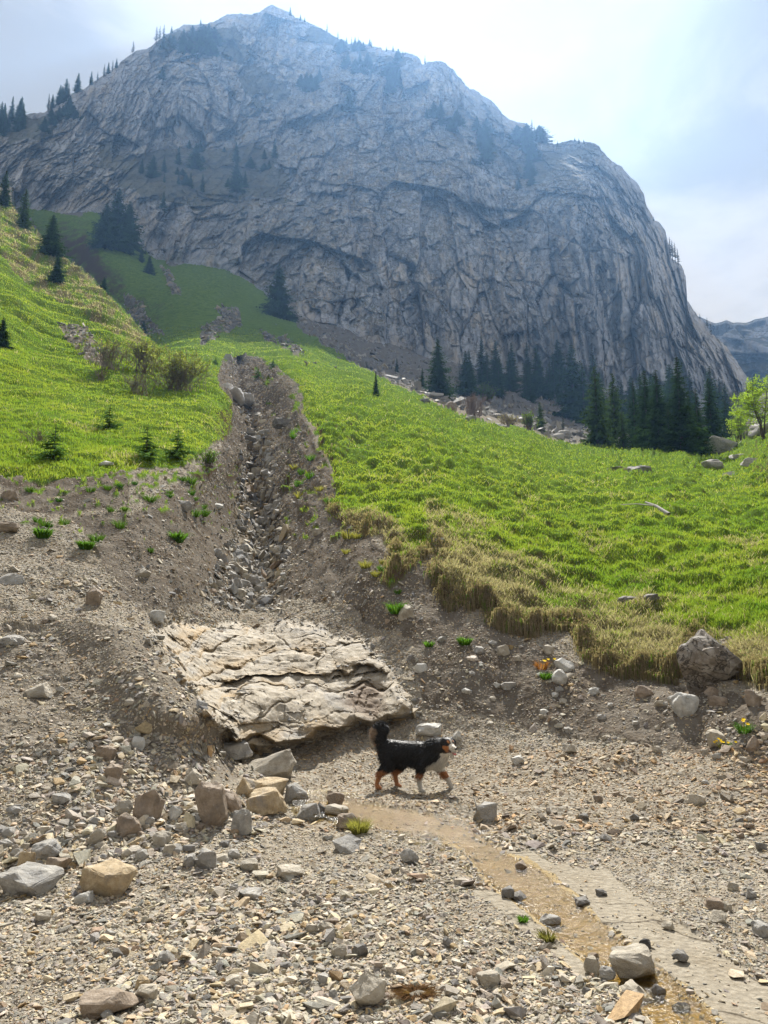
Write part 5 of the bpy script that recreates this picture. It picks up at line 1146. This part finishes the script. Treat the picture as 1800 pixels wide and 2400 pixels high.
# tail curled up over the rump
chain([((-.29, 0, .43), .060), ((-.355, 0, .48), .068), ((-.375, 0, .55), .076), ((-.345, 0, .60), .066), ((-.295, 0, .600), .046)])
me = bpy.data.meshes.new('dog'); bm.to_mesh(me); bm.free()
tmp = link('dog', me); md = tmp.modifiers.new('r', 'REMESH'); md.mode = 'VOXEL'; md.voxel_size = .0075; sm_ = tmp.modifiers.new('s', 'SMOOTH'); sm_.iterations = 12; sm_.factor = .6
dg = bpy.context.evaluated_depsgraph_get(); me2 = bpy.data.meshes.new_from_object(tmp.evaluated_get(dg)); bpy.data.objects.remove(tmp)
nv_ = len(me2.vertices); co = np.empty(nv_ * 3, np.float32); me2.vertices.foreach_get('co', co); co = co.reshape(-1, 3); no = np.array([v.normal[:] for v in me2.vertices])
def dog_col(P):
    n = len(P); c = np.tile([.010, .010, .011], (n, 1)); W_ = np.array([.62, .58, .50]); T_ = np.array([.36, .15, .055]); x, y, z = P.T
    nz = fbm(P * 22, 2); P = P + .012 * np.stack([fbm(P * 30 + 5, 3), fbm(P * 30 + 50, 3), fbm(P * 30 + 90, 3)], -1); x, y, z = P.T
    L_ = P - np.array(HC[:]); hx = L_ @ np.array(HD[:]); hy = L_ @ np.array(HS[:]); hz = L_ @ np.array(HU[:]); head = (hx > -.08) & (hx < .17) & (np.abs(hy) < .11) & (np.abs(hz) < .12)
    def put(m, col):
        c[m] = col
    low = (z < .185 + .03 * nz) & (x < -.09) | ((z < .20 + .03 * nz) & (x < -.28)); put(low, T_)
    put((z < .045) & (x < 0), T_ * 1.15)
    put((z < .20 + .03 * nz) & (x > .03) & (z < .20), T_ * .9); put((z < .135 + .03 * nz) & (x > .03), W_ * .85)
    put((x > .19) & (z < .30 + .5 * (x - .26) + .02 * nz) & (z > .20), W_); put((x > .30) & (z < .40) & (np.abs(y + .02) < .07) & (z > .25), W_)
    put(head & (hx > .015) & (hz < -.012) & (np.abs(hy) < .075), T_ * 1.2); put(head & (hx > .075) & (hz < .02), W_ * 1.1); put(head & (hx > .03) & (np.abs(hy) < .010) & (hz > -.03), W_)
    put(head & (hx > .03) & (hz < -.075), W_); put(head & (hx > .05) & (hz > -.072) & (hz < -.050), np.array([.06, .02, .02]))
    for s in (1, -1): put((np.hypot(hy - s * .030, hz - .033) < .011) & (hx > .03), T_ * 1.3)
    put((x < -.37 + .04 * nz) & (z > .42) & (z < .60), np.array([.30, .22, .15])); put((x < -.30) & (z > .33) & (z < .45) & (nz > .1) & (x < -.345), T_)
    return c
a = me2.attributes.new('Col', 'FLOAT_COLOR', 'POINT'); a.data.foreach_set('color', np.c_[dog_col(co), np.ones(nv_)].astype(np.float32).ravel())
me2.polygons.foreach_set('use_smooth', np.ones(len(me2.polygons), bool))
mfur, t, b = newmat('dog coat'); nb = NB(t); nb.l(nb.attr('Col').outputs['Color'], b.inputs['Base Color']); b.inputs['Roughness'].default_value = .5; b.inputs['Specular IOR Level'].default_value = .25; b.inputs['Sheen Weight'].default_value = .25; me2.materials.append(mfur); me2.name = 'body'
dog = link('dog', None)
link('body', me2, dog)
rg = np.random.default_rng(5); k = rg.integers(0, nv_, 42000); P = co[k] + rg.normal(0, .002, (42000, 3)); Nn = no[k]
L_ = np.full(len(P), .036); z = P[:, 2]; L_ = np.where(z < .13, .013, L_); hd = np.linalg.norm(P - np.array(HC[:]), axis=1) < .125; L_ = np.where(hd, .009, L_)
L_ = np.where((z > .45) & (P[:, 0] < -.28), .05, L_); L_ = np.where((Nn[:, 2] < -.3) & (z > .2) & (z < .36), .045, L_); L_ = np.where((P[:, 0] < -.24) & (z > .2) & (z < .42), .045, L_); L_ = np.where((P[:, 0] > .22) & (z > .22) & (z < .4) & ~hd, .045, L_)
L_ *= rg.uniform(.5, 1.2, len(P)); flow = np.array([-.75, 0, -.65]); flow = np.where(((z > .45) & (P[:, 0] < -.28))[:, None], np.array([-.5, 0, .35]), flow)
d = Nn * .45 + flow + rg.normal(0, .25, P.shape); d /= np.linalg.norm(d, axis=1, keepdims=True); sd_v = np.cross(d, rg.normal(size=P.shape)); sd_v /= np.linalg.norm(sd_v, axis=1, keepdims=True); sd_v *= .0016
V = np.stack([P - sd_v, P + sd_v, P + d * L_[:, None] - np.array([0, 0, 1]) * (L_ * .15)[:, None]], 1).reshape(-1, 3)
V = V; FF = np.arange(len(V)).reshape(-1, 3)
col = dog_col(P) * rg.uniform(.6, 1.35, (len(P), 1)); col += (rg.uniform(0, 1, (len(P), 1)) < .06) * .02
link('fur', mesh('fur', V, FF, mfur, False, {'Col': np.repeat(col, 3, 0)}), dog)
def small(name, c, r, colr, rough=.3, rot=EUL):
    bm = bmesh.new(); ell(bm, c, r, rot, 3); me = bpy.data.meshes.new(name); bm.to_mesh(me); bm.free(); m, t, b = newmat(name + ' surface'); b.inputs['Base Color'].default_value = (*colr, 1); b.inputs['Roughness'].default_value = rough
    me.polygons.foreach_set('use_smooth', np.ones(len(me.polygons), bool)); me.materials.append(m); return link(name, me, dog)
small('nose', mz1 + HD * .022 + HU * .006, (.012, .015, .011), (.012, .012, .012))
for s in (1, -1): small('eye', HC + HD * .058 + HS * (s * .031) + HU * .014, (.009, .009, .009), (.10, .06, .03), .08)
small('tongue', HC + HD * .118 - HU * .070, (.036, .018, .011), (.50, .12, .13), .35, EUL @ Quaternion((0, 1, 0), .35))
# stand on the gravel: the lowest stones reach the paws
pd = at_g(966, 1846)
dog.location = (pd[0], pd[1], pd[2] + .015); dog.rotation_euler = (0, 0, math.radians(-20)); dog.scale = (.99,) * 3
tag(dog, 'black, tan and white long-haired dog with raised tail and open mouth walking over the gravel', 'dog')
print('DOG', pd)
# ================================================================ labels of the repeats: each says which one it is
def ordn(k): return {1: 'first', 2: 'second', 3: 'third', 4: 'fourth', 5: 'fifth', 6: 'sixth', 7: 'seventh', 8: 'eighth', 9: 'ninth', 10: 'tenth'}.get(k, str(k) + {1: 'st', 2: 'nd', 3: 'rd'}.get(k % 10 if k not in (11, 12, 13) else 0, 'th'))
WAY = {'stones piled at the heap foot': ('angular stone piled at the heap foot', 'left'), 'stones in the gully bed': ('stone in the gully bed', 'low'), 'stones on the right bank': ('small stone on the brown right bank', 'left'),
       'stones on the front gravel': ('flat stone on the front gravel', 'left'), 'stones on the right gravel': ('small stone on the right gravel flat', 'left'), 'stones in the heap face': ('stone in the upper face of the left heap', 'left'),
       'tufts below the left turf edge': ('green tuft on the scree below the left turf', 'left'), 'tufts on the gully wall': ('small tuft on the right gully wall', 'low'), 'spruces behind the stand': ('dark spruce behind the meadow edge stand', 'left'),
       'spruces filling the row under the cliff': ('dark spruce filling the row under the cliff', 'left'), 'small spruces on the ledge': ('small spruce dotted on the cliff ledge', 'left'), 'wood below the left ridge': ('dark spruce in the wood below the left ridge', 'left'), 'spruces in the summit hollow': ('dark spruce in the hollow below the summit', 'left'),
       'spruces below the right ridge': ('shaded spruce just below the right summit ridge', 'left'), 'spruces left of the notch': ('shaded spruce left of the ridge notch', 'left'), 'spruces right of the notch': ('dark spruce in the gully right of the notch', 'left'),
       'spruces in the high right hollow': ('dark spruce in the high right hollow', 'left'), 'spruces in the right chute': ('dark spruce in the steep right chute', 'low'), 'spruces under the left skyline': ('dark spruce bush under the left skyline', 'left'),
       'spruces on the left skyline': ('tall spruce crowded on the left skyline', 'left'), 'spruces below the far ridge': ('dark spruce below the far right ridge', 'left'), 'single trees on the skyline': ('small single tree on the mountain skyline', 'left')}
TN = {'grey rock': 'grey', 'beige rock': 'beige', 'ochre rock': 'ochre', 'dark rock': 'dark grey', 'pale rock': 'pale', 'brown rock': 'brown', 'black rock': 'black'}
for gname, (what, way) in WAY.items():
    obs = [o for o in bpy.data.objects if o.parent is None and o.get('group') == gname]
    key = (lambda o: o.location.x / max(o.location.y, .1)) if way == 'left' else (lambda o: o.location.y)
    for k, o in enumerate(sorted(obs, key=key)):
        tn = TN.get(o.data.materials[0].name, '') + ' ' if o.type == 'MESH' and o.data.materials and o.data.materials[0].name in TN else ''
        o['label'] = tn + what + ', ' + (('leftmost of its group' if k == 0 else ordn(k + 1) + ' from the left') if way == 'left' else ('lowest of its group' if k == 0 else ordn(k + 1) + ' from below'))
# ================================================================ HAZE
hv = [(-520, -520, -70), (650, -520, -70), (650, 670, -70), (-520, 670, -70), (-520, -520, 472), (650, -520, 472), (650, 670, 472), (-520, 670, 472)]
hf = [(0, 3, 2, 1), (4, 5, 6, 7), (0, 1, 5, 4), (1, 2, 6, 5), (2, 3, 7, 6), (3, 0, 4, 7)]
hm = bpy.data.materials.new('haze air'); hm.use_nodes = True; t = hm.node_tree; t.nodes.clear()
o_ = t.nodes.new('ShaderNodeOutputMaterial'); v_ = t.nodes.new('ShaderNodeVolumePrincipled'); t.links.new(v_.outputs[0], o_.inputs['Volume'])
v_.inputs['Color'].default_value = (0.29, 0.55, 1.0, 1); v_.inputs['Density'].default_value = 0.00022; v_.inputs['Anisotropy'].default_value = 0.6
tag(link('haze', mesh('haze', hv, hf, hm)), kind='stuff')
